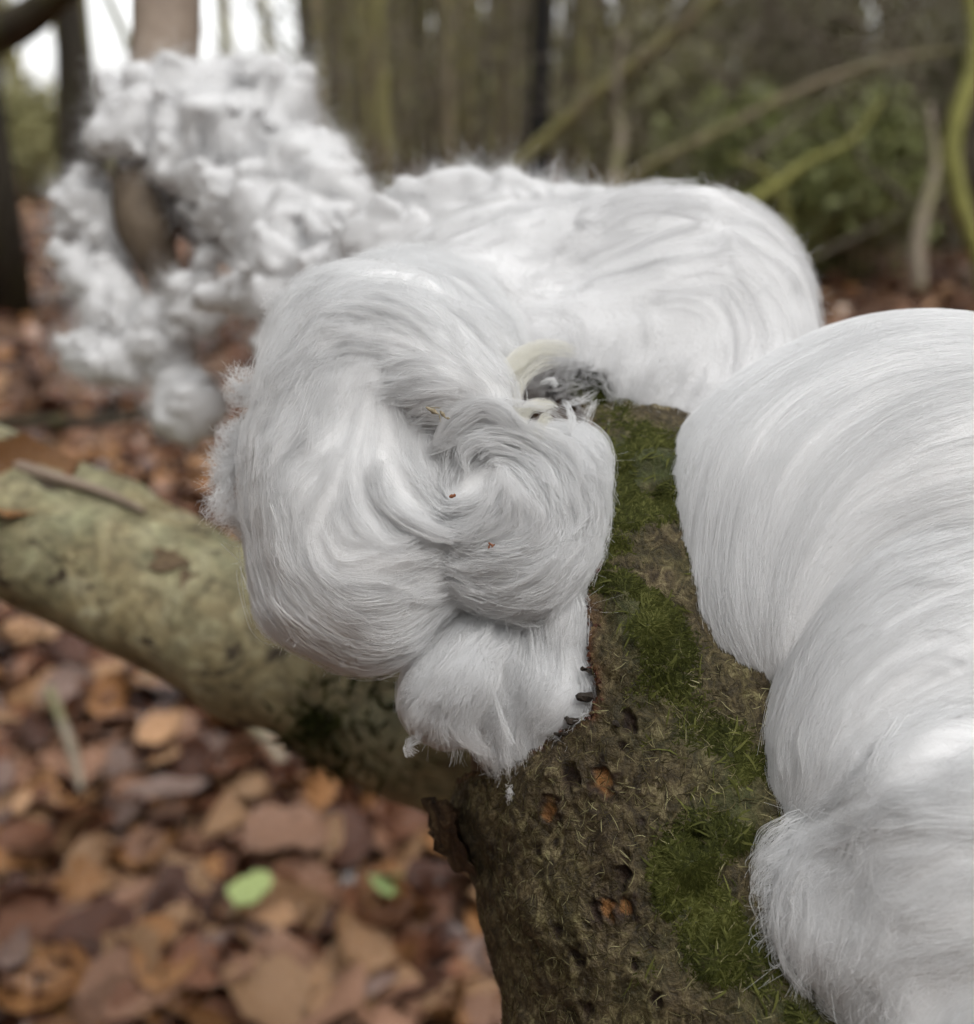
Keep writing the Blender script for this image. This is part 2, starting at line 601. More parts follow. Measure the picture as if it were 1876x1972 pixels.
W = lambda u, v, d: at(u, v, d)
free_stick('leaning_stem', [W(800, 520, 3.6), W(985, 330, 3.5), W(1120, 205, 3.4), W(1260, 95, 3.3), W(1400, -20, 3.2), W(1700, -260, 3.0)],
           [0.028, 0.026, 0.024, 0.022, 0.02, 0.015], 'olive', 'leaning olive stem slanting across in front of the black trunk', 'stem')
free_stick('leaning_stem', [W(1130, 420, 2.9), W(1230, 330, 2.85), W(1400, 245, 2.8), W(1560, 165, 2.75), W(1720, 115, 2.7), W(1840, 95, 2.7)],
           [0.013, 0.012, 0.011, 0.010, 0.008, 0.004], 'brown', 'slender grey brown stem slanting low across the green bushes', 'stem')
free_stick('curved_stem', [W(1165, 460, 3.2), W(1180, 350, 3.2), W(1195, 270, 3.2), W(1185, 190, 3.2), W(1200, 60, 3.2)],
           [0.028, 0.024, 0.02, 0.016, 0.01], 'grey', 'short pale grey upright stem at the bush edge', 'stem')
free_stick('mossy_stem', [W(1930, 700, 2.0), W(1888, 500, 2.0), W(1852, 400, 2.0), W(1833, 300, 2.0), W(1842, 230, 2.0), W(1868, 150, 2.0), W(1876, 60, 2.0), W(1860, -60, 2.0)],
           [0.018, 0.016, 0.017, 0.018, 0.018, 0.016, 0.014, 0.012], 'moss', 'bright yellow green mossy stem with a bowed shape', 'stem')
free_stick('grey_sapling', [W(1770, 560, 2.6), W(1765, 480, 2.6), W(1785, 390, 2.6), W(1800, 320, 2.6), W(1790, 200, 2.6)],
           [0.02, 0.019, 0.017, 0.012, 0.006], 'grey', 'pale grey stump stem next to the bowed mossy stem', 'stem')
free_stick('mossy_stem', [W(1420, 400, 2.5), W(1490, 360, 2.5), W(1560, 310, 2.5), W(1640, 270, 2.5), W(1700, 190, 2.5)],
           [0.012, 0.014, 0.012, 0.009, 0.004], 'moss', 'yellow green mossy branch lying low in the bushes', 'stem')
free_stick('mossy_stem', [W(1520, 470, 2.6), W(1505, 380, 2.6), W(1470, 330, 2.6), W(1400, 300, 2.6)],
           [0.011, 0.011, 0.008, 0.004], 'moss', 'short yellow green mossy shoot rising from the low branch', 'stem')
free_stick('overhanging_branch', [W(-160, 120, 2.2), W(-20, 70, 2.2), W(60, 30, 2.15), W(120, -20, 2.1), W(260, -150, 2.0)],
           [0.05, 0.042, 0.036, 0.03, 0.02], 'dark', 'dark mossy branch overhanging the thick trunk', 'branch')


def leaf_quads(C, size, seed=0, flat=0.0):
    r = np.random.default_rng(seed)
    n = len(C)
    a = norm(r.normal(size=(n, 3)))
    b = norm(np.cross(a, r.normal(size=(n, 3))))
    c = np.cross(a, b)
    s = size * (0.6 + 0.8 * r.random((n, 1)))
    V = np.stack([C - a * s, C + b * s * 0.45 + c * s * 0.12, C + a * s, C - b * s * 0.45 + c * s * 0.12], 1)
    F = np.arange(4 * n).reshape(n, 4)
    return V.reshape(-1, 3), F


M_BUSH = []
for nm, c0, c1 in (('bush_olive', (0.15, 0.145, 0.06), (0.38, 0.37, 0.18)), ('bush_green', (0.14, 0.165, 0.055), (0.38, 0.42, 0.16)), ('bush_grey', (0.17, 0.17, 0.095), (0.42, 0.41, 0.26))):
    M_BUSH.append(mat_leaf(nm, c0, c1, 0.5))
bush_spec = [
    (1250, 5.2, 300, 330, 0, 'olive evergreen bush at the end of the pole stand'),
    (1420, 4.4, 300, 300, 1, 'green leafy bush behind the slanting grey brown stem'),
    (1640, 3.8, 320, 320, 1, 'bright green leafy bush beside the bowed mossy stem'),
    (1840, 4.6, 340, 420, 2, 'grey green leafy bush beyond the bowed mossy stem'),
    (1560, 6.5, 420, 600, 2, 'tall grey green evergreen behind the bright green bush'),
    (1300, 7.5, 420, 620, 0, 'tall olive evergreen behind the pole stand'),
    (1800, 7.5, 460, 640, 0, 'tall olive evergreen beyond the pale grey stump stem'),
    (60, 8.5, 300, 200, 0, 'low olive bush at the foot of the thick dark trunk'),
    (2100, 5.0, 400, 560, 1, 'broad green evergreen at the edge of the glade'),
]
for i, (u, y, wp, hp, mi, lab) in enumerate(bush_spec):
    x = x_for(u, y); s = depth_at(y) / FPX
    rx = wp * s * 0.5; hz = hp * s
    z0 = float(ground_z(np.array(x), np.array(y)))
    root = thing('evergreen_bush', (x, y, z0), lab, 'bush')
    n = 5200
    r = np.random.default_rng(50 + i)
    # twig clumps spread through the volume
    k = 90
    cc = norm(r.normal(size=(k, 3))) * (r.random((k, 1)) ** 0.45)
    cc = cc * np.array([rx, rx * 0.8, hz * 0.55]) + np.array([x, y, z0 + hz * 0.52])
    C = cc[r.integers(0, k, n)] + r.normal(size=(n, 3)) * rx * 0.13
    C[:, 2] = np.maximum(C[:, 2], z0 + 0.03)
    V, F = leaf_quads(C, 0.022 * (y / 4.5) ** 0.5, seed=i)
    o = mesh_obj('foliage', V, F, M_BUSH[mi], root, smooth=False)
    o['kind'] = 'stuff'
    for q in range(7):
        e = cc[q]
        s_ = np.linspace(0, 1, 6)[:, None]
        P = np.array([x + r.normal() * 0.05, y + r.normal() * 0.05, z0 - 0.03]) * (1 - s_) + e * s_ + np.array([0, 0, 0.1]) * np.sin(s_ * pi)
        V, F = sweep(P, np.linspace(0.014, 0.004, 6), 6)
        mesh_obj('stem', V, F, M_TRUNKS['brown'], root)

# far wood that reads as one mass: thousands of thin poles and twigs; thinner on the sky side
def far_wood():
    r = np.random.default_rng(4)
    Vs, Fs, off = [], [], 0
    N = 1100
    y = r.uniform(13, 34, N)
    u = r.uniform(-700, 2700, N)
    keep = np.where((u > 20) & (u < 620), r.random(N) < 0.012, True)
    for i in np.nonzero(keep)[0]:
        x = (u[i] - CW / 2) / FPX * depth_at(y[i])
        h = r.uniform(3, 7)
        z0 = -0.2
        t = np.linspace(0, 1, 4)[:, None]
        P = np.array([x, y[i], z0]) + np.array([r.normal() * 0.12 * h, r.normal() * 0.12 * h, h]) * t
        P[1:3] += r.normal(size=(2, 3)) * 0.08
        R = r.uniform(0.03, 0.11) * np.linspace(1, 0.4, 4)
        V, F = sweep(P, R, 5, caps=False)
        Vs.append(V); Fs.append(np.array(F) + off); off += len(V)
    for i in range(1500):  # unseen ring of poles around the camera, added to block low skylight
        a = r.uniform(radians(38), radians(322)); q = r.uniform(5, 18)
        h = r.uniform(5, 9)
        t = np.linspace(0, 1, 4)[:, None]
        P = np.array([q * sin(a), q * cos(a), -0.2]) + np.array([r.normal() * 0.1 * h, r.normal() * 0.1 * h, h]) * t
        V, F = sweep(P, r.uniform(0.04, 0.14) * np.linspace(1, 0.4, 4), 5, caps=False)
        Vs.append(V); Fs.append(np.array(F) + off); off += len(V)
    V = np.concatenate(Vs); F = np.concatenate(Fs)
    o = mesh_obj('far_wood', V, F, M_TRUNKS['olive'])
    tag(o, 'far-off mass of thin bare trees closing the view', 'woodland', kind='stuff')
    # brushwood at the feet of the far poles
    n = 26000
    y = r.uniform(11, 30, n); u = r.uniform(-700, 2700, n)
    x = (u - CW / 2) / FPX * (y * cos(PITCH) + 0.1)
    top = np.where((u > 40) & (u < 620), 1.0, 1.9) * (0.6 + 0.5 * vnoise(np.stack([x, y, 0 * x], -1), 2.0, 8))
    z = r.random(n) ** 1.4 * np.maximum(top, 0.15)
    V, F = leaf_quads(np.stack([x, y, z], -1), 0.10, 77)
    o = mesh_obj('brushwood', V, F, M_BUSH[0], smooth=False)
    tag(o, 'dense olive brushwood under the far trees', 'brushwood', kind='stuff')



def twig_haze():
    # fine bare twigs of the undergrowth, too many to count
    r = np.random.default_rng(14)
    Vs, Fs, off = [], [], 0
    for i in range(1000):
        if i < 700:
            u, y = r.uniform(1080, 2300), r.uniform(3.2, 8)
        else:
            u, y = r.uniform(560, 1100), r.uniform(5, 10)
        x = (u - CW / 2) / FPX * depth_at(y)
        a = r.uniform(0, 2 * pi); L = r.uniform(0.4, 1.4)
        p0 = np.array([x, y, r.uniform(0.0, 1.1)])
        dv = np.array([cos(a) * 0.7, sin(a) * 0.5, r.uniform(0.15, 1.1)]) * L
        t = np.linspace(0, 1, 4)[:, None]
        P = p0 + dv * t + r.normal(size=(4, 3)) * 0.04 * t
        V, F = sweep(P, r.uniform(0.003, 0.008) * np.array([1, .8, .6, .3]), 4, caps=False)
        Vs.append(V); Fs.append(np.array(F) + off); off += len(V)
    o = mesh_obj('undergrowth_twigs', np.concatenate(Vs), np.concatenate(Fs), M_TRUNKS['grey'])
    tag(o, 'haze of fine bare twigs in the undergrowth behind the ice', 'undergrowth', kind='stuff')


far_wood()
twig_haze()

# ------------------------------------------------------------------ leaf litter
LEAFCLS = [
    ('tan', (0.17, 0.09, 0.045), (0.48, 0.30, 0.17), 'tan'),
    ('russet', (0.09, 0.036, 0.021), (0.25, 0.12, 0.07), 'russet brown'),
    ('orange', (0.17, 0.075, 0.03), (0.40, 0.21, 0.09), 'orange brown'),
    ('chestnut', (0.028, 0.012, 0.008), (0.11, 0.045, 0.026), 'dark chestnut'),
    ('mauve', (0.12, 0.075, 0.06), (0.30, 0.215, 0.185), 'mauve grey'),
    ('pink', (0.15, 0.075, 0.045), (0.36, 0.21, 0.14), 'pinkish brown'),
]
LEAFM = [mat_leaf('leaf_' + c[0], c[1], tuple(x * 1.3 for x in c[2]), 0.2) for c in LEAFCLS]


def leaf_shape(seed):
    r = np.random.default_rng(seed)
    nl, nw = 7, 4
    s = np.linspace(0, 1, nl + 1)
    w = np.sin(pi * s ** r.uniform(0.7, 1.0)) ** r.uniform(0.65, 0.95) * r.uniform(0.30, 0.44)
    w = w * (1 + 0.10 * r.normal(size=nl + 1) * (s > 0.1) * (s < 0.95))
    w[0] = 0.012; w[-1] = 0.006
    curl = r.uniform(-1.2, 1.5); cup = r.uniform(-0.6, 1.8); tw = r.uniform(-0.6, 0.6)
    V = []
    for i in range(nl + 1):
        for j in range(-2, 3):
            q = j / 2 * w[i]
            x = s[i] - 0.5
            z = curl * x * x * 0.8 + cup * q * q * 1.5 + tw * x * q + 0.025 * r.normal() * (abs(j) > 0) + 0.02 * (abs(j) == 1)
            V.append((x, q + 0.05 * sin(4 * x + seed), z))
    F = []
    for i in range(nl):
        for j in range(4):
            a = i * 5 + j
            F.append((a, a + 1, a + 6, a + 5))
    # stalk
    b = len(V)
    V += [(-0.5, 0.01, 0.0), (-0.5, -0.01, 0.0), (-0.72, -0.03, 0.03), (-0.72, -0.015, 0.03)]
    F.append((b, b + 1, b + 2, b + 3))
    CURL.append('tightly cupped' if cup > 1.2 else 'curled' if abs(curl) > 0.8 else 'flat')
    return np.array(V), np.array(F)


CURL = []
SHAPES = [leaf_shape(s) for s in range(10)]


def rot_xyz(rx, ry, rz):
    cx, sx, cy, sy, cz, sz = cos(rx), sin(rx), cos(ry), sin(ry), cos(rz), sin(rz)
    return np.array([[cz, -sz, 0], [sz, cz, 0], [0, 0, 1]]) @ np.array([[cy, 0, sy], [0, 1, 0], [-sy, 0, cy]]) @ np.array([[1, 0, 0], [0, cx, -sx], [0, sx, cx]])


leaf_me = {}


def put_leaf(p, size, ci, si, rot, label, group=None, mat=None, name='fallen_leaf'):
    key = (ci, si)
    if mat is not None or key not in leaf_me:
        me = mesh_data('fallen_leaf', SHAPES[si][0], SHAPES[si][1], mat or LEAFM[ci])
        if mat is None: leaf_me[key] = me
    else:
        me = leaf_me[key]
    o = bpy.data.objects.new(name, me)
    COL.objects.link(o)
    o.location = p
    o.scale = (size,) * 3
    o.rotation_euler = rot
    return tag(o, label, 'leaf', group)


def litter():
    r = np.random.default_rng(21)
    # the largest, nearest leaves as single things (jittered grid so they shingle over each other)
    pts = []
    while len(pts) < 288:
        u = r.uniform(-90, 1080); v = 1190 + (2080 - 1190) * r.random() ** 0.8
        # hidden behind the crossing log or the branch
        if v < 1215 + 0.42 * max(u, 0) - 30: continue
        if u > 900 and v < 1700: continue
        pts.append((u, v))
    for i, (u, v) in enumerate(pts):
        g = ground_at(u, v)
        si = int(r.integers(0, 10))
        ci = int(r.choice(6, p=[0.22, 0.24, 0.17, 0.16, 0.08, 0.13]))
        size = r.uniform(0.042, 0.074)
        p = (g[0], g[1], 0.016 + 0.03 * r.random() + float(ground_z(np.array(g[0]), np.array(g[1]))))
        put_leaf(p, size, ci, si, (r.normal() * 0.5, r.normal() * 0.5, r.uniform(0, 2 * pi)),
                 f'{"large" if size > 0.058 else "small"} {CURL[si]} {LEAFCLS[ci][3]} leaf lying in the wet litter below the log',
                 f'{"large" if size > 0.058 else "small"} {CURL[si]} {LEAFCLS[ci][3]} leaves')
    # all the rest of the litter
    N = 17500
    yy = np.concatenate([r.uniform(0.25, 2.2, 9000), r.uniform(2.2, 9.0, N - 9000)])
    xx = r.uniform(-1, 1, N) * (0.55 + yy * 0.75)
    Vs, Fs = {c: [] for c in range(6)}, {c: [] for c in range(6)}
    offs = [0] * 6
    cl = r.choice(6, N, p=[0.14, 0.24, 0.10, 0.36, 0.05, 0.11])
    gz = ground_z(xx, yy)
    for i in range(N):
        V, F = SHAPES[int(r.integers(0, 10))]
        s = r.uniform(0.04, 0.07) * (1 + 0.10 * max(yy[i] - 2, 0))
        Rm = rot_xyz(r.normal() * 0.33, r.normal() * 0.33, r.uniform(0, 2 * pi))
        if yy[i] > 2.2:
            V = V[[0, 2, 4, 15, 17, 19, 25, 27, 29, 35, 37, 39]]
            F = np.array([(a * 3 + b, a * 3 + b + 1, a * 3 + b + 4, a * 3 + b + 3) for a in range(3) for b in range(2)])
        W_ = V * s @ Rm.T + np.array([xx[i], yy[i], gz[i] + 0.006 + 0.016 * r.random()])
        c = cl[i]
        Vs[c].append(W_); Fs[c].append(F + offs[c]); offs[c] += len(V)
    for c in range(6):
        o = mesh_obj('leaf_litter', np.concatenate(Vs[c]), np.concatenate(Fs[c]), LEAFM[c])
        tag(o, f'deep carpet of {LEAFCLS[c][3]} leaf litter covering the woodland floor', 'leaf litter', 'leaf litter carpet', 'stuff')


litter()
M_GREENLEAF = mat_leaf('leaf_pale_green', (0.30, 0.40, 0.12), (0.52, 0.62, 0.28), 0.4)
M_GREENLEAF2 = mat_leaf('leaf_dull_green', (0.16, 0.24, 0.08), (0.34, 0.44, 0.18), 0.4)
g = ground_at(497, 1838)
put_leaf((g[0], g[1], 0.062), 0.036, 0, 3, (0.15, -0.1, 1.15), 'pale yellow green leaf lying on the brown litter', mat=M_GREENLEAF)
g = ground_at(742, 1812)
put_leaf((g[0], g[1], 0.058), 0.036, 0, 5, (0.2, 0.2, 2.2), 'small dull green leaf half under a tan leaf', mat=M_GREENLEAF2)
g = ground_at(335, 1640)
put_leaf((g[0], g[1], 0.064), 0.070, 4, 1, (-0.25, 0.15, 0.3), 'large mauve grey leaf lying face up on the litter', mat=LEAFM[4])
g = ground_at(560, 1720)
put_leaf((g[0], g[1], 0.060), 0.080, 5, 4, (0.1, 0.2, 0.9), 'broad pinkish brown leaf beside the mauve grey one', mat=LEAFM[5])

# twigs on the floor
def gp(u, v, z=0.03):
    q = ground_at(u, v); return np.array([q[0], q[1], z])


free_stick('fallen_twig', [gp(240, 1365), gp(330, 1372, .05), gp(420, 1375, .075), gp(452, 1400, .08), gp(480, 1460, .06), gp(545, 1530, .04), gp(600, 1570, .02)],
           [0.004, 0.006, 0.007, 0.008, 0.008, 0.007, 0.005], 'grey', 'bent pale twig lying on the leaf litter under the log', 'twig', n=24)
free_stick('fallen_twig', [gp(105, 1400, .05), gp(150, 1520, .05), gp(170, 1600, .04)], [0.005, 0.005, 0.003], 'grey', 'short grey twig poking from the litter', 'twig')
free_stick('fallen_twig', [gp(690, 1600, .05), gp(810, 1570, .06), gp(900, 1560, .05)], [0.006, 0.007, 0.006], 'grey', 'stout grey twig near the broken bark', 'twig')
free_stick('fallen_twig', [gp(0, 850, .04), gp(200, 870, .06), gp(420, 830, .05)], [0.012, 0.012, 0.008], 'dark', 'dark stick lying on the litter beyond the log', 'twig')

# ------------------------------------------------------------------ crossing log
log_pts = np.array([W(-900, 690, 0.46), W(-420, 865, 0.40), W(-100, 950, 0.35), W(250, 1102, 0.335), W(560, 1262, 0.325), W(820, 1392, 0.315), W(1080, 1530, 0.31), W(1400, 1720, 0.30)])
LP = spline(log_pts, 60)
V, F = sweep(LP, np.interp(np.arange(60), [0, 30, 59], [0.0258, 0.0252, 0.0235]), 48, rough=0.10, nscale=0.016, seed=2)
log = thing('fallen_log', LP[10], 'grey green lichen-stained log crossing beneath the icy branch', 'log')
mesh_obj('bark', V, F, M_LOG, log)


def blades(C, N, L, w, seed, lift=0.4, bend=0.5, up=None):
    """small curved leaflet strips: centres C, surface normals N; 3 segments each"""
    r = np.random.default_rng(seed)
    n = len(C)
    t = norm(np.cross(N, r.normal(size=(n, 3))))
    if up is not None: t = norm(t + up)
    b = norm(np.cross(N, t))
    L = L * (0.5 + r.random((n, 1))); w = w * (0.6 + 0.8 * r.random((n, 1)))
    lf = lift * (0.2 + r.random((n, 1)))
    side = b * (r.normal(size=(n, 1)) * 0.6)
    V = []
    for k, (s, ww) in enumerate(((0, 0.55), (0.35, 1.0), (0.7, 0.75), (1.0, 0.1))):
        c = C + t * L * s + side * L * s * s + N * L * (lf * s - bend * lf * s * s)
        V += [c - b * w * ww * 0.5, c + b * w * ww * 0.5 + N * w * 0.25 * ww]
    V = np.stack(V, 1).reshape(-1, 3)
    base = (np.arange(n) * 8)[:, None]
    F = np.concatenate([base + np.array([[0, 1, 3, 2]]), base + np.array([[2, 3, 5, 4]]), base + np.array([[4, 5, 7, 6]])], 0)
    tone = np.repeat(np.clip(r.random(n) * 0.8 + 0.25 * r.normal(size=n), 0, 1), 8)
    return V, F, tone


# dark torn scars in the log's bark
def log_scar(u0, v0, ru, rv, mat, name, seed):
    r = np.random.default_rng(seed)
    ring = []
    for rad_ in (0.001, 0.35, 0.7, 1.0):
        for a in np.linspace(0, 2 * pi, 22, endpoint=False):
            k = rad_ * (1 + 0.10 * r.normal() + 0.22 * sin(3 * a + seed) + 0.12 * sin(5 * a))
            ring.append((u0 + ru * k * cos(a), v0 + rv * k * sin(a)))
    V = []
    for (u, v) in ring:
        d_ = (at(u, v, 1.0) - CAM)
        # first hit of the pixel ray with the log's tube
        t = np.linspace(0.26, 0.40, 600)
        Q_ = CAM + d_ * t[:, None]
        dist = np.linalg.norm(Q_[:, None] - LP[None], axis=-1).min(1)
        k = np.argmax(dist < 0.0254)
        V.append(Q_[k] if dist[k] < 0.0254 else Q_[np.argmin(dist)])
    V = np.array(V)
    V[:66] += FWD * 0.0004
    F = [(i * 22 + j, i * 22 + (j + 1) % 22, (i + 1) * 22 + (j + 1) % 22, (i + 1) * 22 + j) for i in range(3) for j in range(22)]
    F = [f[::-1] for f in F]
    mesh_obj(name, V, F, mat, log)


M_SCAR = mat_wood('torn_bark', (0.06, 0.04, 0.022), (0.22, 0.15, 0.08), 220, 0.7, 0.002)
log_scar(322, 1078, 34, 22, M_SCAR, 'bark_scar', 1)
log_scar(365, 1125, 20, 30, M_SCAR, 'bark_scar', 2)
log_scar(18, 1010, 16, 26, M_SCAR, 'bark_scar', 3)

# moss tuft on the log
LN = norm(np.gradient(LP, axis=0))
r_ = np.random.default_rng(5)
i_ = r_.integers(36, 50, 1500)
nn = norm(np.cross(LN[i_], norm(r_.normal(size=(1500, 3)))))
C = LP[i_] + nn * 0.0225
uu, vv, dd = px(C)
k_ = (np.hypot((uu - 670) / 120, (vv - 1415) / 65) < 1 + 0.3 * r_.normal(size=1500)) & ((nn @ FWD) < 0.2)
V, F, tone = blades(C[k_], nn[k_], 0.006, 0.0012, 3, 0.9)
i2 = r_.integers(36, 50, 16000)
nn = norm(np.cross(LN[i2], norm(r_.normal(size=(16000, 3))))); C = LP[i2] + nn * 0.0225
uu, vv, dd = px(C)
k_ = (np.hypot((uu - 670) / 100, (vv - 1415) / 60) < 1 + 0.35 * r_.normal(size=16000)) & ((nn @ FWD) < 0.2)
V, F, tone = blades(C[k_], nn[k_], 0.006, 0.0012, 3, 0.9)
mesh_obj('moss', V, F, M_MOSS, log, attrs={'tone': tone * 0.5})['kind'] = 'stuff'
q = W(36, 935, 0.326)
put_leaf(q, 0.034, 2, 6, (0.9, 0.1, 0.6), 'orange brown leaf stuck on top of the crossing log', mat=LEAFM[2])
free_stick('fallen_twig', [W(-160, 826, .345), W(0, 885, .328), W(90, 914, .324), W(200, 948, .321), W(280, 985, .319)], [0.002, 0.0023, 0.002, 0.0016, 0.0008], M_PALEWOOD,
           'pale twig resting along the top of the crossing log', 'twig')

# ------------------------------------------------------------------ the icy branch
AX = np.array([W(2150, 4300, 0.16), W(1800, 3100, 0.172), W(1560, 2500, 0.184), W(1425, 2000, 0.190), W(1310, 1550, 0.199), W(1245, 1150, 0.212),
               W(1170, 850, 0.243), W(1040, 670, 0.275), W(790, 560, 0.318), W(500, 450, 0.362), W(330, 380, 0.395)])
NA = 620
_tp = np.interp(np.linspace(0, 1, NA), [0, 0.05, 0.85, 1], [0, 2.2, 6.6, 10])
AP = spline(AX, NA, _tp)
ARAD = np.interp(_tp, [0, 3, 5, 6, 7, 8, 9, 10], [.042, .0415, .0405, .035, .026, .0205, .018, .014])
NSEG = 400


def branch_grid(rad_off=0.0):
    n = NA
    T = norm(np.gradient(AP, axis=0))
    # frame whose first axis faces the camera so that the seam lies at the back
    Nv = norm(CAM - AP); Nv = norm(Nv - T * (Nv * T).sum(1)[:, None])
    B = np.cross(T, Nv)
    # finer columns on the camera side
    s = np.linspace(-1, 1, NSEG + 1)[:-1]
    th = pi * (0.50 * s + 0.50 * s ** 3)
    R = (ARAD + rad_off)[:, None, None]
    dirs = np.cos(th)[None, :, None] * Nv[:, None] + np.sin(th)[None, :, None] * B[:, None]
    return AP[:, None] + R * dirs, dirs, T


G, DIRS, AT = branch_grid()
U_, V_, D_ = px(G)
# bark edge (left of it the wood is bare and grows the ice)
ev = np.array([-400, 700, 790, 850, 900, 960, 1060, 1150, 1270, 1335, 1385, 1420, 1480, 1482, 1525, 1560, 1580])
eu = np.array([1090, 1080, 1120, 1150, 1160, 1166, 1150, 1146, 1142, 1147, 1130, 1062, 1000, 940, 850, 805, -900])
eu = np.interp(V_, ev, eu) + 9 * vnoise(G, 0.0022, 1) + 14 * vnoise(G, 0.006, 2)
front = (DIRS * norm(CAM - AP)[:, None]).sum(-1) > -0.55
bare = front & (U_ < eu) & (V_ < 1600)
jag = 1.0 - bare
# relief
h = 0.0011 * fbm(G, 0.014, 3, 1) + 0.0004 * fbm(G, 0.003, 2, 4)
stretch = G - (G * AT[:, None]).sum(-1)[..., None] * AT[:, None] * 0.6
h += 0.00025 * vnoise(stretch, 0.0012, 8)
# pits, scars (lenticels)
pits = [(1210, 1390, 16, 0), (1098, 1495, 18, 0), (1162, 1497, 17, 1), (1062, 1556, 17, 1), (928, 1560, 10, 0), (1205, 1678, 17, 0), (1170, 1745, 15, 1), (1145, 1750, 13, 0),
        (1205, 1750, 13, 1), (1010, 1700, 13, 0), (985, 1760, 13, 0), (1120, 1850, 16, 0), (1265, 1930, 14, 0), (1040, 1640, 10, 0), (1350, 1610, 20, 0), (1290, 1765, 9, 0),
        (1130, 1940, 12, 0), (950, 1640, 9, 0), (1225, 1855, 10, 0), (1075, 1790, 10, 0), (1200, 1440, 8, 0), (1110, 1370, 12, 0), (1140, 1320, 11, 0), (1070, 1415, 9, 0)]
for k in range(34):
    pits.append((random.uniform(900, 1600), random.uniform(1450, 2300), random.uniform(3, 8), 0))
pit = np.zeros_like(h); scar = np.zeros_like(h)
PX_M = 0.160 / FPX
for (pu, pv, pr, kind) in pits:
    i = np.argmin((U_ - pu) ** 2 + (V_ - pv) ** 2 + 1e7 * (~front))
    c = G.reshape(-1, 3)[i]
    dl = np.linalg.norm((G - c) * np.array([1, 1, 0.8]), axis=-1) / (pr * PX_M * 1.25)
    dl = dl * (1 + 0.6 * vnoise(G, pr * PX_M * 0.8, 6 + int(pu) % 7))
    core = 1 - sstep(0.55, 1.0, dl)
    rim = np.exp(-((dl - 1.25) / 0.35) ** 2)
    h += rim * pr * PX_M * 0.32 - core * pr * PX_M * (0.75 if kind == 0 else 0.35)
    pit = np.maximum(pit, (core if kind == 0 else np.exp(-((dl - 0.95) / 0.3) ** 2)) * 1.0)
    if kind == 1: scar = np.maximum(scar, 1 - sstep(0.5, 0.85, dl))
# flare of loose bark at the broken corner
fl = np.exp(-(((U_ - 850) / 70) ** 2 + ((V_ - 1600) / 70) ** 2)) * front
h += 0.0042 * fl
edge_d = np.where(front & (V_ < 1600), U_ - eu, 999)
rust = np.exp(-np.clip(edge_d, 0, 900) / 9.0) * (edge_d > -5) * (0.5 + 0.5 * vnoise(G, 0.004, 12))
rust = np.clip(rust, 0, 1)
# moss density
mc = [(1235, 900, 100, 60, 1.4), (1235, 1000, 100, 70, 1.3), (1235, 1110, 105, 70, 1.2), (1245, 1230, 100, 70, 1.0), (1290, 1320, 100, 60, .8), (1340, 1420, 110, 60, .6), (1420, 1500, 80, 60, .7),
      (1400, 1600, 110, 55, .75), (1320, 1690, 60, 50, .8), (1380, 1770, 110, 50, .8), (1300, 1840, 90, 40, .5), (1440, 1850, 110, 60, .8), (1250, 1900, 90, 50, .35), (1550, 1940, 110, 60, .9), (1120, 760, 80, 40, 1.2)]
md = np.zeros_like(h)
for (mu, mv, su, sv, a) in mc:
    md += a * np.exp(-((U_ - mu) / su) ** 2 - ((V_ - mv) / sv) ** 2)
md = np.clip(md * (0.75 + 0.9 * fbm(G, 0.012, 2, 20)), 0, 1) * front
h += 0.0012 * md * (0.5 + vnoise(G, 0.004, 21))
GB = G + DIRS * h[..., None]
idx = np.arange(NA * NSEG).reshape(NA, NSEG)
Q = np.stack([idx[:-1], np.roll(idx, -1, 1)[:-1], np.roll(idx, -1, 1)[1:], idx[1:]], -1)
cell_bare = bare[:-1] & np.roll(bare, -1, 1)[:-1] & bare[1:]
branch = thing('fallen_branch', AP[300], 'mossy brown branch with pitted bark, sprouting the white hair ice', 'branch')
Fb = Q[~cell_bare].reshape(-1, 4)
used = np.unique(Fb)
remap = -np.ones(NA * NSEG, int); remap[used] = np.arange(len(used))
fl_ = lambda a: a.reshape(-1)[used]
bark = mesh_obj('bark', GB.reshape(-1, 3)[used], remap[Fb][:, ::-1], M_BARK, branch, attrs={'mossy': fl_(md), 'rust': fl_(rust), 'pit': fl_(pit), 'scar': fl_(scar)})
# bare wood core, slightly inside
T_ = AP[::3]
Vw, Fw = sweep(AP[::5], ARAD[::5] - 0.0026, 60, rough=0.03, nscale=0.01)
mesh_obj('bare_wood', Vw, Fw, M_WOOD, branch)
# broken bark rim: crumbs of inner bark along the edge
rim_i = np.argwhere(front & (np.abs(edge_d) < 7) & (V_ > 840) & (V_ < 1560))
rp = np.random.default_rng(31)
rim_i = rim_i[rp.permutation(len(rim_i))[:420]]
Vs, Fs, off = [], [], 0
ico_v = np.array([(1, 0, 0), (-1, 0, 0), (0, 1, 0), (0, -1, 0), (0, 0, 1), (0, 0, -1)], float)
ico_f = [(0, 2, 4), (2, 1, 4), (1, 3, 4), (3, 0, 4), (2, 0, 5), (1, 2, 5), (3, 1, 5), (0, 3, 5)]
for (i, j) in rim_i:
    c = GB[i, j] - DIRS[i, j] * 0.0008 + rp.normal(size=3) * 0.0003
    s = rp.uniform(0.0002, 0.0006)
    V = ico_v * s * rp.uniform(0.5, 1.6, 3) @ rot_xyz(*rp.uniform(0, 6, 3)).T + rp.normal(size=(6, 3)) * s * 0.25 + c
    Vs.append(V); Fs += [tuple(k + off for k in f) for f in ico_f]; off += 6
mesh_obj('bark_crumbs', np.concatenate(Vs), Fs, M_RUST, branch, smooth=False)['kind'] = 'stuff'
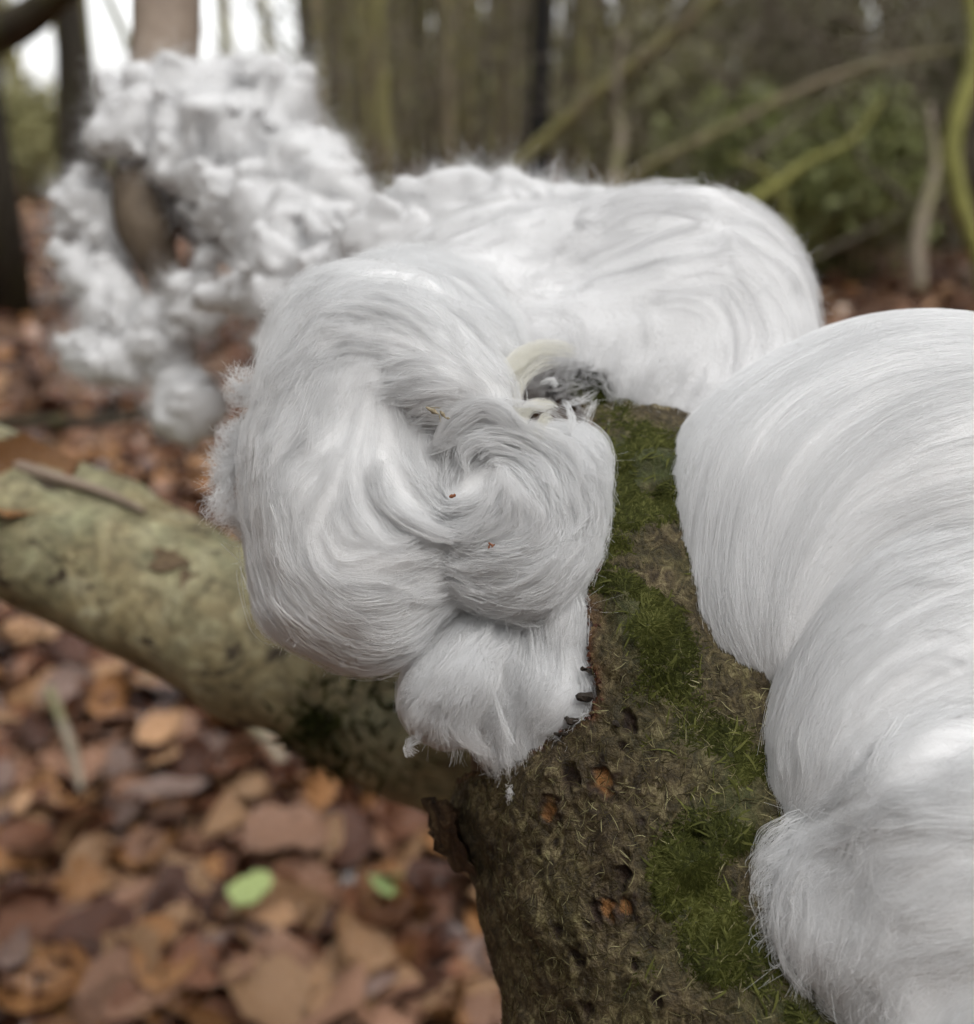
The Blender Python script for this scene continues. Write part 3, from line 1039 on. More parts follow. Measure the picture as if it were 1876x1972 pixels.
# pegs: the dark stubs standing out of the edge
for (pu, pv, s) in [(1133, 1292, 1.3), (1128, 1345, 1.5), (1108, 1392, 1.3), (1076, 1416, .8), (1088, 1412, .8), (1190, 1395, 1.0), (1098, 1388, 1.0)]:
    i = np.unravel_index(np.argmin((U_ - pu) ** 2 + (V_ - pv) ** 2 + 1e7 * (~front)), U_.shape)
    c = GB[i]; d = norm(DIRS[i] - 0.5 * RIGHT + 0.2 * UP)
    P = np.array([c - d * 0.001, c + d * 0.0003 * s, c + d * 0.0009 * s, c + d * 0.0013 * s])
    V, F = sweep(P, np.array([.0008, .0007, .0006, .0004]) * s * 0.55, 6, rough=1.1, nscale=0.0005, seed=int(pu))
    mesh_obj('bark_peg', V, F, M_DARKWOOD, branch, smooth=False)

# moss and bark fibres as real little leaflets
def surf_points(n, weight, seed):
    r = np.random.default_rng(seed)
    w = (weight * (~bare)).reshape(-1)
    cell = np.linalg.norm(np.roll(G, -1, 1) - G, axis=-1).reshape(-1)
    p = w * cell
    k = r.choice(len(p), n, p=p / p.sum())
    i, j = np.unravel_index(k, U_.shape)
    a = r.random((n, 1)); b = r.random((n, 1))
    i2 = np.minimum(i + 1, NA - 1); j2 = (j + 1) % NSEG
    P = GB[i, j] * (1 - a) * (1 - b) + GB[i2, j] * a * (1 - b) + GB[i, j2] * (1 - a) * b + GB[i2, j2] * a * b
    return P, DIRS[i, j], i, j


vis = front & (V_ < 2500) & (V_ > 500)
P, N, i, j = surf_points(85000, np.where(vis, sstep(0.15, 0.8, md) ** 1.2 * sstep(-0.35, 0.25, fbm(G, 0.006, 2, 41)) * np.where(V_ > 1280, 0.45, 1.0), 0), 8)
V, F, tone = blades(P - N * 0.0001, N, 0.0009, 0.00024, 12, 0.5, 1.0)
clump = np.repeat(0.5 + 0.5 * vnoise(P, 0.005, 33), 8)
mesh_obj('moss', V, F, M_MOSS, branch, attrs={'tone': np.clip(tone * 0.55 + clump * 0.5, 0, 1)})['kind'] = 'stuff'
P, N, i, j = surf_points(350, np.where(vis, sstep(0.1, 0.7, md), 0), 18)
Vm, Fm, tm = blades(P, N, 0.0026, 0.00034, 22, 0.2, 0.9)
mesh_obj('moss_frond', Vm, Fm, M_MOSS, branch, attrs={'tone': np.clip(tm * 0.4 + 0.5, 0, 1)})['kind'] = 'stuff'
P, N, i, j = surf_points(20000, np.where(vis & (V_ > 1250), (1 - 0.8 * md) * (1 - pit), 0), 9)
V, F, tone = blades(P, N, 0.0020, 0.00013, 13, 0.16, 0.9)
mesh_obj('bark_fibres', V, F, M_FIBRE, branch, attrs={'tone': tone})['kind'] = 'stuff'


# loose curled bark flake at the broken corner
def flake():
    r = np.random.default_rng(3)
    path = [(815, 1545), (822, 1590), (845, 1640), (870, 1690)]
    A = np.array([W(u, v, 0.186) for u, v in path]); A = spline(A, 12)
    V = []
    for k, p in enumerate(A):
        for q in range(6):
            t = q / 5
            o = p + RIGHT * (0.006 * t - 0.0008 * r.random()) - FWD * (0.0035 * t * t) + UP * 0.0006 * r.normal() + FWD * 0.004 * (1 - t)
            V.append(o + (r.normal(size=3) * 0.0006 if q == 0 else 0))
    V = np.array(V)
    F = [(k * 6 + q, k * 6 + q + 1, (k + 1) * 6 + q + 1, (k + 1) * 6 + q) for k in range(11) for q in range(5)]
    V2 = V + FWD * 0.0012 + RIGHT * 0.0006
    n = len(V)
    F += [tuple(n + x for x in f[::-1]) for f in F]
    for k in range(11): F.append((k * 6, (k + 1) * 6, n + (k + 1) * 6, n + k * 6))
    return np.concatenate([V, V2]), F


V, F = flake()
n = len(V)
mesh_obj('bark_flake', V, F, M_BARK, branch, attrs={'mossy': np.zeros(n), 'rust': np.zeros(n) + .2, 'pit': np.zeros(n) + .35, 'scar': np.zeros(n)})

# upright stick rising out of the far ice, and the weathered stub below it
sp_ = [W(352, 640, 0.365), W(325, 560, 0.362), W(285, 450, 0.359), W(272, 360, 0.362), W(290, 250, 0.380), W(312, 120, 0.404), W(322, 0, 0.416), W(330, -150, 0.428), W(345, -420, 0.452)]
P = spline(np.array(sp_), 40)
R = np.interp(np.linspace(0, 8, 40), [0, 1, 2, 3, 4, 5, 6, 8], [.0015, .0052, .0095, .0095, .0105, .0130, .0130, .0120])
V, F = sweep(P[:22], R[:22], 20, rough=0.12, nscale=0.02)
stick = thing('upright_stick', P[2], 'weathered upright stick standing through the far cloud of ice', 'stick')
mesh_obj('lower_stub', V, F, M_FARWOOD, stick)
V, F = sweep(P[21:], R[21:], 20, rough=0.08, nscale=0.02)
mesh_obj('bare_stem', V, F, M_PALEWOOD, stick)


# ------------------------------------------------------------------ hair ice
class Lobe:
    """union of ellipsoids given as (u, v, depth, ru, rv, rd, rot_deg) in photo units -> signed distance in metres"""
    def __init__(s, ells, k=0.004, noise=(), cut=()):
        s.k = k; s.noise = noise; s.c, s.r, s.M = [], [], []
        s.cut = [(at(a, b, d), r * d / FPX) for (a, b, d, r) in cut]
        for e in ells:
            u, v, d, ru, rv, rd = e[:6]; ro = radians(e[6]) if len(e) > 6 else 0
            q = d / FPX
            s.c.append(at(u, v, d)); s.r.append(np.array([ru, rv, rd]) * q)
            a = RIGHT * cos(ro) - UP * sin(ro); b = RIGHT * sin(ro) + UP * cos(ro)
            s.M.append(np.stack([a, b, FWD], 0))
        s.c = np.array(s.c)
        m = np.array([r.max() for r in s.r])[:, None]
        s.lo = (s.c - m).min(0) - 0.003; s.hi = (s.c + m).max(0) + 0.003

    def __call__(s, P):
        acc = None
        for c, r, M in zip(s.c, s.r, s.M):
            q = (P - c) @ M.T
            k0 = np.linalg.norm(q / r, axis=-1); k1 = np.linalg.norm(q / (r * r), axis=-1)
            d = k0 * (k0 - 1) / np.maximum(k1, 1e-9)
            if acc is None: acc = d
            else:
                hh = np.clip(0.5 + 0.5 * (acc - d) / s.k, 0, 1)
                acc = acc * (1 - hh) + d * hh - s.k * hh * (1 - hh)
        for (a, sc_, sd) in s.noise:
            acc = acc + (a * vnoise(P, sc_, sd) if sc_ > 0 else a * (0.8 - 2.4 * np.abs(vnoise(P, -sc_, sd))))
        for (c, r) in s.cut:
            acc = np.maximum(acc, r - np.linalg.norm(P - c, axis=-1))
        return acc

    def grad(s, P, e=3e-4):
        g = np.stack([s(P + e * np.eye(3)[k]) - s(P - e * np.eye(3)[k]) for k in range(3)], -1)
        return norm(g)


def surface_nets(f, lo, hi, h):
    n = np.ceil((hi - lo) / h).astype(int) + 2
    ax = [lo[k] + h * np.arange(n[k]) for k in range(3)]
    X = np.stack(np.meshgrid(*ax, indexing='ij'), -1)
    S = f(X.reshape(-1, 3)).reshape(n)
    neg = S < 0
    cnt = np.zeros(n - 1, int)
    acc = np.zeros((*(n - 1), 3)); wsum = np.zeros(n - 1)
    corners = [(a, b, c) for a in (0, 1) for b in (0, 1) for c in (0, 1)]
    sl = lambda A, o: A[o[0]:n[0] - 1 + o[0], o[1]:n[1] - 1 + o[1], o[2]:n[2] - 1 + o[2]]
    for o in corners: cnt += sl(neg, o)
    for a in corners:
        for k in range(3):
            if a[k]: continue
            b = list(a); b[k] = 1; b = tuple(b)
            sa, sb = sl(S, a), sl(S, b)
            m = (sa < 0) != (sb < 0)
            t = np.where(m, sa / np.where(m, sa - sb, 1), 0)
            p = np.zeros((*(n - 1), 3)) + np.array(a, float)
            p[..., k] += t
            acc += p * m[..., None]; wsum += m
    act = (cnt > 0) & (cnt < 8)
    vid = -np.ones(n - 1, int); vid[act] = np.arange(act.sum())
    ijk = np.argwhere(act)
    V = lo + h * (ijk + (acc[act] / wsum[act][:, None]))
    F = []
    for k in range(3):
        a, b = (k + 1) % 3, (k + 2) % 3
        lo_ = [slice(1, n[0] - 1), slice(1, n[1] - 1), slice(1, n[2] - 1)]
        lo_[k] = slice(0, n[k] - 1)
        hi_ = list(lo_); hi_[k] = slice(1, n[k])
        na, nb = neg[tuple(lo_)], neg[tuple(hi_)]
        e = np.argwhere(na != nb)
        flip = na[na != nb]
        org = e + np.array([1 if q != k else 0 for q in range(3)])
        def vv_(da, db):
            q = org.copy(); q[:, a] += da; q[:, b] += db
            return vid[q[:, 0], q[:, 1], q[:, 2]]
        quad = np.stack([vv_(-1, -1), vv_(0, -1), vv_(0, 0), vv_(-1, 0)], 1)
        quad[~flip] = quad[~flip][:, ::-1]
        F.append(quad)
    F = np.concatenate(F)
    return V, F[(F >= 0).all(1)]


def flow(guides):
    seg_p, seg_t = [], []
    for g in guides:
        g = spline(np.array(g, float), 14)
        seg_p.append((g[1:] + g[:-1]) / 2); seg_t.append(norm(g[1:] - g[:-1]))
    SP = np.concatenate(seg_p); ST = np.concatenate(seg_t)

    def f(P):
        u, v, _ = px(P)
        d2 = (u[:, None] - SP[None, :, 0]) ** 2 + (v[:, None] - SP[None, :, 1]) ** 2
        w = 1 / (d2 + 25 ** 2) ** 1.6
        t = (w[:, :, None] * ST[None]).sum(1)
        t = norm(t)
        return t[:, 0:1] * RIGHT - t[:, 1:2] * UP
    return f


def project(sdf, P, off, it=2):
    for _ in range(it):
        d = sdf(P) - off
        P = P - d[:, None] * sdf.grad(P) * 0.9
    return P


def strands(sdf, V, fl, K, length, width, kids, steps=14, layer=(-0.0002, 0.0010), wander=0.3, wscale=0.006, conv=0.6, lift=0.0, seed=0,
            region=None, back=0.35, thick=0.0006, fray=0.0, frayscale=0.0012, hide=-0.35):
    """locks of hair laid along the flow on the surface; returns (K*kids, steps, 3)"""
    r = np.random.default_rng(1000 + seed)
    nrm = sdf.grad(V)
    view = norm(CAM - V)
    ok = (nrm * view).sum(1) > hide
    if region is not None:
        u, v, d = px(V); ok &= region(u, v)
    idx = np.nonzero(ok)[0]
    if len(idx) == 0: return np.zeros((0, steps, 3))
    P = V[r.choice(idx, K)] + r.normal(size=(K, 3)) * 0.0005
    L = length * (0.5 + r.random(K))
    off = r.uniform(layer[0], layer[1], K)
    st = (L / (steps - 1))[:, None]
    P = project(sdf, P, off)
    # start a bit upstream so that locks are centred on their sample
    for k in range(int(back * steps)):
        n = sdf.grad(P); t = fl(P) + wander * vn3(P, wscale, seed)
        t = norm(t - n * (t * n).sum(1)[:, None])
        P = project(sdf, P - t * st, off, 1)
    path, TT, NN = [], [], []
    for k in range(steps):
        n = sdf.grad(P); t = fl(P) + wander * vn3(P, wscale, seed)
        t = norm(t - n * (t * n).sum(1)[:, None])
        path.append(P); TT.append(t); NN.append(n)
        P = P + t * st
        s = k / (steps - 1)
        P = project(sdf, P, off + lift * s ** 2.5 * (0.3 + r.random(K) * 0) , 1)
    path = np.stack(path, 1); TT = np.stack(TT, 1); NN = np.stack(NN, 1)
    BB = np.cross(NN, TT)
    s = np.linspace(0, 1, steps)
    wd = width * (0.5 + r.random((K, 1)))
    o1 = r.normal(size=(K, kids)) * wd; o2 = np.abs(r.normal(size=(K, kids))) * thick
    ph = r.uniform(0, 6.28, (K, kids)); 
    wfun = (1 - conv * s ** 1.5)[None, None, :]
    a1 = o1[:, :, None] * wfun + 0.12 * wd[:, :, None] * np.sin(s[None, None] * 7 + ph[:, :, None])
    a2 = o2[:, :, None] * (1 - 0.5 * conv * s)[None, None, :]
    S = path[:, None] + a1[..., None] * BB[:, None] + a2[..., None] * NN[:, None]
    # each hair its own length and shift along the lock
    cutl = 0.55 + 0.45 * r.random((K, kids, 1, 1))
    S = S.reshape(K * kids, steps, 3)
    if fray > 0:
        S = S + fray * (s ** 2)[None, :, None] * vn3(S + r.normal(size=(len(S), 1, 3)) * 0.0006, frayscale, seed + 3)
    # resample to the shortened length
    c = cutl.reshape(-1)
    tt = s[None] * c[:, None] + (1 - c[:, None]) * r.random((len(S), 1))
    x = tt * (steps - 1); i0 = np.minimum(x.astype(int), steps - 2); f = (x - i0)[..., None]
    ar = np.arange(len(S))[:, None]
    return S[ar, i0] * (1 - f) + S[ar, i0 + 1] * f


def fuzz(sdf, V, n, length, seed, curl=0.5, steps=6, tang=0.5, region=None, bias=None, scale=0.003):
    """short wispy hairs standing off the surface"""
    r = np.random.default_rng(seed)
    idx = np.arange(len(V))
    if region is not None:
        u, v, d = px(V); idx = idx[region(u, v)]
    P = V[r.choice(idx, n)] + r.normal(size=(n, 3)) * 0.0004
    N = sdf.grad(P)
    cl = vn3(P, scale, seed)
    D = norm(N + tang * norm(r.normal(size=(n, 3))) * 0.5 + tang * 1.2 * cl + (0 if bias is None else bias))
    L = length * (0.3 + r.random((n, 1)) ** 1.5)
    s = np.linspace(0, 1, steps)
    bendv = curl * (norm(r.normal(size=(n, 3))) * 0.5 + vn3(P, scale * 0.6, seed + 2))
    return P[:, None] - N[:, None] * 0.0003 + D[:, None] * L[:, None] * s[None, :, None] + bendv[:, None] * L[:, None] * (s ** 2)[None, :, None]


def ice(label, ells, h, k=0.004, noise=(), cut=(), group=None, name='hair_ice', mat=None):
    sdf = Lobe(ells, k, noise, cut)
    V, F = surface_nets(sdf, sdf.lo, sdf.hi, h)
    root = thing(name, V[np.argmin(V[:, 2])], label, 'hair ice', group)
    mesh_obj('ice_mass', V, F, mat or M_ICE, root)
    return root, sdf, V


def near(u0, v0, ru, rv):
    return lambda u, v: ((u - u0) / ru) ** 2 + ((v - v0) / rv) ** 2 < 1


# explicit locks: ribbons of hair bundled along a curve
def lock(pts, width, n, seed, conv=0.75, thick=None, splay=0.25, steps=18, r=None):
    r_ = np.random.default_rng(seed)
    P = spline(np.array([at(*p) for p in pts]), steps)
    T = norm(np.gradient(P, axis=0)); view = norm(CAM - P)
    B = norm(np.cross(T, view)); N = np.cross(B, T)
    s = np.linspace(0, 1, steps)
    o1 = r_.uniform(-1, 1, (n, 1)) * width; o2 = r_.normal(size=(n, 1)) * (thick or width * 0.35)
    prof = (np.minimum(1, (s + 0.05) * 5) ** 0.6)[None] * (1 - conv * s[None] ** 2)
    S = P[None] + (o1 * prof + splay * width * np.sin(5 * s[None] + r_.uniform(0, 6, (n, 1))) * 0.3)[..., None] * B[None] + (o2 * prof)[..., None] * N[None]
    S = S + 0.0007 * np.linspace(0.3, 1, steps)[None, :, None] * vn3(S + r_.normal(size=(n, 1, 3)) * 0.0006, 0.0022, seed % 20)
    c = 0.4 + 0.6 * r_.random(n); x = np.clip((s[None] * c[:, None]) + (1 - c[:, None]) * r_.random((n, 1)), 0, 1) * (steps - 1)
    i0 = np.minimum(x.astype(int), steps - 2); f = (x - i0)[..., None]; ar = np.arange(n)[:, None]
    return S[ar, i0] * (1 - f) + S[ar, i0 + 1] * f


# 1 --- the large smooth roll
root, f, V = ice('large smooth rolled mass of silky hair ice beside the green moss', [
    (1770, 1000, .190, 470, 398, 340), (1480, 1010, .184, 205, 240, 190), (1515, 1150, .181, 205, 180, 180), (1452, 1225, .175, 112, 110, 85)], 0.0012, 0.012)
g = flow([[(1420, 1330), (1330, 1180), (1298, 1000), (1340, 800), (1470, 670), (1640, 608), (1900, 600)],
          [(1460, 1330), (1400, 1180), (1400, 980), (1480, 800), (1640, 700), (1900, 680)],
          [(1470, 1300), (1480, 1130), (1560, 960), (1700, 840), (1900, 780)],
          [(1480, 1330), (1520, 1180), (1640, 1040), (1780, 960), (1900, 930)],
          [(1560, 1340), (1640, 1200), (1800, 1120), (1900, 1100)]])
S = [strands(f, V, g, 420, 0.036, 0.0018, 14, 14, (-0.0001, 0.0001), 0.10, 0.012, 0.2, 0.0, 1, back=0.5, thick=0.0001, hide=0.10),
     strands(f, V, g, 300, 0.018, 0.0010, 8, 8, (0.0, 0.0002), 0.35, 0.006, 0.4, 0.0, 2, back=0.5, thick=0.0001, hide=0.10)]
hair_obj('ice_hairs', S, M_HAIR, root, 1.9e-5, 1.5e-5)
hair_obj('stray_hairs', [strands(f, V, g, 320, 0.026, 0.0006, 4, 10, (-0.0001, 0.0001), 0.18, 0.008, 0.5, 0.0, 90, back=0.5, thick=0.0001, hide=0.1)], M_HAIR, root, 2.8e-5, 2e-5)

# 2 --- fold in front of it
root, f, V = ice('smooth fold of hair ice below the large roll', [
    (1800, 1470, .166, 345, 330, 230), (1860, 1200, .168, 330, 260, 170)], 0.0012, 0.010)
g = flow([[(1490, 1510), (1475, 1400), (1490, 1280), (1580, 1130), (1740, 1020), (1900, 980)],
          [(1530, 1510), (1540, 1380), (1620, 1230), (1760, 1130), (1900, 1090)],
          [(1560, 1500), (1640, 1360), (1760, 1260), (1900, 1210)],
          [(1540, 1530), (1700, 1420), (1900, 1350)]])
S = [strands(f, V, g, 330, 0.034, 0.0018, 14, 12, (-0.0001, 0.0001), 0.14, 0.010, 0.25, 0.0, 3, back=0.5, thick=0.0001, hide=0.05),
     strands(f, V, g, 200, 0.012, 0.0007, 10, 8, (0.0, 0.0008), 0.7, 0.006, 0.6, 0.0012, 4, thick=0.0003)]
hair_obj('ice_hairs', S, M_HAIR, root, 1.9e-5, 1.5e-5)
hair_obj('stray_hairs', [strands(f, V, g, 320, 0.026, 0.0006, 4, 10, (-0.0001, 0.0001), 0.18, 0.008, 0.5, 0.0, 90, back=0.5, thick=0.0001, hide=0.1)], M_HAIR, root, 2.8e-5, 2e-5)

# 3 --- loose tuft at the foot
root, f, V = ice('loose fluffy tuft of hair ice low on the mossy branch', [
    (1800, 1770, .158, 280, 215, 190), (1615, 1690, .160, 135, 135, 110), (1580, 1775, .162, 90, 65, 75), (1880, 1560, .152, 260, 200, 150), (1860, 2040, .155, 185, 170, 150)],
    0.0012, 0.010, noise=((0.0012, 0.012, 3),), cut=((1668, 1905, .150, 26), (1665, 1940, .145, 20)))
g = flow([[(1900, 1420), (1720, 1450), (1580, 1530), (1470, 1650), (1455, 1760), (1500, 1850)],
          [(1900, 1560), (1740, 1600), (1620, 1680), (1560, 1780), (1560, 1880)],
          [(1900, 1700), (1780, 1740), (1690, 1820), (1650, 1960)],
          [(1900, 1850), (1820, 1900), (1760, 1990)]])
S = [strands(f, V, g, 320, 0.020, 0.0012, 20, 12, (-0.0002, 0.0008), 0.7, 0.007, 0.5, 0.0015, 5, thick=0.0005, fray=0.0016),
     fuzz(f, V, 9000, 0.0026, 55, 1.6, tang=2.0, region=lambda u, v: (u < 1700) | (v > 1800))]
hair_obj('ice_hairs', S, M_HAIR, root, 1.8e-5, 1.2e-5)
hair_obj('stray_hairs', [strands(f, V, g, 340, 0.012, 0.0005, 6, 10, (0.0001, 0.0009), 0.7, 0.005, 0.6, 0.002, 91, fray=0.0012), fuzz(f, V, 220, 0.0028, 92, 1.6, tang=2.5)], M_HAIR, root, 3.2e-5, 1.8e-5)

S = []
for q in range(16):
    t0 = q / 15; j1, j2 = rng.normal(size=2) * 12
    S.append(lock([(1560 + j1, 1560 + 300 * t0, .158), (1500 + j2, 1580 + 290 * t0 + j1, .156), (1462 + 0.5 * j1 + 60 * max(t0 - .6, 0), 1625 + 260 * t0 + j2, .1565), (1470 + 110 * max(t0 - .5, 0), 1690 + 215 * t0 + j1, .158)],
                  0.0011, 40, 500 + q, 0.1, 0.0009, 1.0))
hair_obj('edge_wisps', S, M_HAIR, root, 2.2e-5, 1.4e-5)

# 4 --- ball on the left
root, f, V = ice('big round ball of combed hair ice hanging beside the bark', [
    (690, 905, .184, 205, 330, 220), (735, 705, .188, 195, 185, 190), (700, 1095, .184, 192, 180, 195), (830, 980, .188, 130, 200, 150)], 0.0010, 0.010,
    noise=((0.0016, 0.013, 5), (0.0005, 0.005, 6)))
g = flow([[(560, 700), (505, 820), (492, 960), (520, 1090), (590, 1200), (700, 1265), (800, 1260)],
          [(640, 860), (570, 930), (560, 1040), (620, 1140), (720, 1190), (830, 1150)],
          [(640, 960), (610, 1010), (640, 1080), (690, 1060)],
          [(730, 880), (735, 950), (790, 1010), (860, 1040)],
          [(560, 1130), (650, 1210), (760, 1230), (850, 1180)],
          [(610, 600), (540, 680), (505, 760)],
          [(700, 1090), (790, 1100), (860, 1080)]])
S = [strands(f, V, g, 440, 0.020, 0.0013, 18, 12, (-0.0002, 0.0003), 0.32, 0.007, 0.5, 0.001, 6, thick=0.0004, fray=0.0006),
     strands(f, V, g, 120, 0.013, 0.0007, 14, 12, (0.0, 0.0010), 0.8, 0.007, 0.85, 0.003, 16, fray=0.0016, region=lambda u, v: (v > 880) & (u > 560)),
     fuzz(f, V, 5000, 0.0022, 61, 0.8, tang=1.2)]
hair_obj('ice_hairs', S, M_HAIR, root, 1.8e-5, 1.2e-5)
hair_obj('stray_hairs', [strands(f, V, g, 340, 0.012, 0.0005, 6, 10, (0.0001, 0.0009), 0.7, 0.005, 0.6, 0.002, 91, fray=0.0012), fuzz(f, V, 220, 0.0028, 92, 1.6, tang=2.5)], M_HAIR, root, 3.2e-5, 1.8e-5)

# 5 --- combed flap over the ball
root, f, V = ice('combed flap of hair ice swept over the top of the round ball', [
    (770, 690, .176, 185, 130, 110, 15), (880, 765, .172, 105, 70, 70, 25), (650, 760, .176, 120, 105, 85), (660, 600, .186, 120, 75, 80, -20), (850, 630, .194, 135, 95, 95, 25), (790, 570, .204, 150, 75, 85, 10), (930, 690, .190, 80, 60, 60, 30)], 0.0010, 0.008,
    noise=((0.0012, 0.009, 9),))
g = flow([[(965, 770), (860, 690), (740, 640), (600, 640), (520, 700)],
          [(960, 790), (860, 800), (720, 870), (560, 850)],
          [(940, 720), (860, 620), (740, 570), (610, 570)],
          [(950, 780), (830, 740), (700, 740), (560, 790)]])
S = [strands(f, V, g, 360, 0.020, 0.0011, 18, 12, (-0.0002, 0.0003), 0.30, 0.006, 0.6, 0.0012, 7, thick=0.0003, fray=0.0008),
     strands(f, V, g, 170, 0.014, 0.0006, 16, 12, (0.0, 0.0013), 0.7, 0.006, 0.85, 0.003, 8, fray=0.0018, region=lambda u, v: (u > 620)),
     fuzz(f, V, 3500, 0.0025, 62, 0.8, tang=1.5)]
hair_obj('ice_hairs', S, M_HAIR, root, 1.8e-5, 1.2e-5)
hair_obj('stray_hairs', [strands(f, V, g, 340, 0.012, 0.0005, 6, 10, (0.0001, 0.0009), 0.7, 0.005, 0.6, 0.002, 91, fray=0.0012), fuzz(f, V, 220, 0.0028, 92, 1.6, tang=2.5)], M_HAIR, root, 3.2e-5, 1.8e-5)

# 6 --- the curl with the dark eye
root, f, V = ice('loose spiral curl of hair ice above the hanging beard', [
    (975, 970, .176, 142, 122, 110), (1065, 960, .180, 88, 110, 90), (1005, 1085, .177, 145, 105, 105), (1105, 885, .182, 42, 42, 50), (900, 985, .178, 70, 110, 80)], 0.0010, 0.007,
    noise=((0.0010, 0.009, 12),), cut=((940, 888, .1635, 24), (968, 906, .1665, 18)))
sw = [[(845, 985), (868, 900), (930, 848), (1010, 850), (1080, 905), (1105, 990), (1070, 1060)],
      [(890, 925), (915, 872), (965, 852), (1030, 880), (1060, 945), (1035, 1020), (980, 1055)],
      [(930, 905), (952, 880), (990, 892), (1008, 935), (990, 985), (930, 1020)],
      [(948, 905), (955, 945), (925, 980), (862, 990)], [(1090, 860), (1130, 900), (1150, 970), (1130, 1040)]]
g = flow(sw + [[(1150, 1000), (1080, 1060), (960, 1080), (850, 1040)], [(1140, 1060), (1080, 1110), (970, 1150), (880, 1130)], [(1130, 1090), (1060, 1160), (980, 1200)]])
S = [strands(f, V, g, 380, 0.016, 0.0010, 18, 12, (-0.0002, 0.0003), 0.40, 0.006, 0.55, 0.0012, 9, thick=0.0004, fray=0.0006, hide=-0.2),
     strands(f, V, g, 140, 0.012, 0.0005, 16, 12, (0.0002, 0.0014), 0.7, 0.005, 0.85, 0.003, 10, fray=0.0016),
     fuzz(f, V, 4200, 0.0022, 63, 0.8, tang=1.5)]
for q in range(20):
    t0 = q / 19; j1, j2 = rng.normal(size=2) * 9
    if q % 3 == 2:      # fan spilling down and out of the curl
        w = rng.uniform(-1, 1)
        pts = [(962 + j1, 893 + j2, .1655), (968 + 25 * w, 935, .1640), (960 + 70 * w + j2, 985 + j1, .1636), (935 + 95 * w, 1040 + 18 * abs(w), .1645)]
    else:               # wave breaking over its top
        rr = 26 + 95 * t0
        pts = [(955 + j1 + rr * cos(radians(a)) * (1.1 + 0.12 * k), 897 + j2 + rr * sin(radians(a)) * 0.92, .1648 + 0.003 * rr / 120 + 0.0016 * max(cos(radians(a)), 0))
               for k, a in enumerate(np.linspace(185 + 3 * j1, 395 + 4 * j2, 6))]
    S.append(lock(pts, 0.0007, 34, 400 + q, 0.1, 0.0005, 0.7))
hair_obj('ice_hairs', S, M_HAIR, root, 1.8e-5, 1.2e-5)
hair_obj('stray_hairs', [A for A in [strands(f, V, g, 340, 0.012, 0.0005, 6, 10, (0.0001, 0.0009), 0.7, 0.005, 0.6, 0.002, 91, fray=0.0012), fuzz(f, V, 220, 0.0028, 92, 1.6, tang=2.5)]], M_HAIR, root, 3.2e-5, 1.8e-5)

# 7 --- hanging beard
root, f, V = ice('hanging beard of hair ice with a brushed fringe under the curl', [
    (930, 1270, .182, 125, 120, 95), (1050, 1270, .186, 95, 130, 80), (860, 1345, .178, 75, 75, 60, -30), (1020, 1390, .180, 72, 75, 65), (1000, 1445, .178, 30, 36, 30), (1095, 1240, .176, 62, 110, 60), (1085, 1345, .174, 62, 55, 50)], 0.0010, 0.006,
    noise=((0.0011, 0.008, 14),))
g = flow([[(950, 1180), (900, 1260), (830, 1330), (785, 1390)], [(960, 1200), (930, 1290), (900, 1370), (920, 1455)],
          [(900, 1280), (850, 1350), (830, 1420)], [(1060, 1200), (1040, 1330), (1000, 1470)], [(1110, 1230), (1120, 1330), (1060, 1420)]])
S = [strands(f, V, g, 280, 0.014, 0.0010, 20, 12, (-0.0002, 0.0004), 0.35, 0.006, 0.5, 0.0012, 11, thick=0.0004, fray=0.0008),
     strands(f, V, g, 150, 0.016, 0.0007, 40, 12, (0.0, 0.0012), 0.25, 0.006, 0.7, 0.004, 12, region=near(850, 1340, 100, 90), back=0.1, fray=0.0010),
     fuzz(f, V, 4500, 0.0028, 64, 0.9, tang=1.4)]
for q in range(26):
    a = q / 25; j1, j2, j3 = rng.normal(size=3) * 17
    S.append(lock([(915 + 40 * a + j1, 1235 + j2, .172), (865 + 60 * a + j2, 1310 + j3, .1665), (812 + 95 * a + j3, 1370 + 30 * a, .168), (785 + 140 * a + j1, 1395 + 62 * a + j2 * 0.6, .170)], 0.0011, 70, 300 + q, 0.2, 0.0009, splay=0.9))
hair_obj('ice_hairs', S, M_HAIR, root, 1.8e-5, 1.2e-5)
hair_obj('stray_hairs', [strands(f, V, g, 340, 0.012, 0.0005, 6, 10, (0.0001, 0.0009), 0.7, 0.005, 0.6, 0.002, 91, fray=0.0012), fuzz(f, V, 220, 0.0028, 92, 1.6, tang=2.5)], M_HAIR, root, 3.2e-5, 1.8e-5)

# 8 --- wrapped ridge and frosty saddle
root, f, V = ice('long wrapped ridge of hair ice above the dark mossy hollow', [
    (1330, 560, .228, 212, 180, 170), (1250, 690, .208, 235, 140, 120), (1430, 660, .215, 122, 170, 130), (1140, 560, .236, 200, 165, 150), (1240, 805, .204, 72, 58, 50), (1290, 842, .204, 48, 42, 40),
    (1350, 800, .205, 90, 100, 70), (930, 610, .232, 250, 140, 120, -8), (1010, 520, .262, 250, 130, 130, -8), (850, 680, .220, 120, 100, 80), (1000, 675, .212, 120, 72, 70), (820, 610, .215, 130, 90, 90)],
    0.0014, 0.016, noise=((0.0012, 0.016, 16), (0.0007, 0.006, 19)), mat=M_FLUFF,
    cut=((1085, 768, .190, 52), (1083, 766, .200, 54), (1083, 764, .210, 54), (1083, 764, .220, 52), (1118, 778, .186, 74), (1122, 775, .200, 72), (1125, 770, .212, 70), (1125, 768, .222, 68), (1125, 768, .232, 62), (1125, 768, .242, 56), (955, 755, .195, 20)))
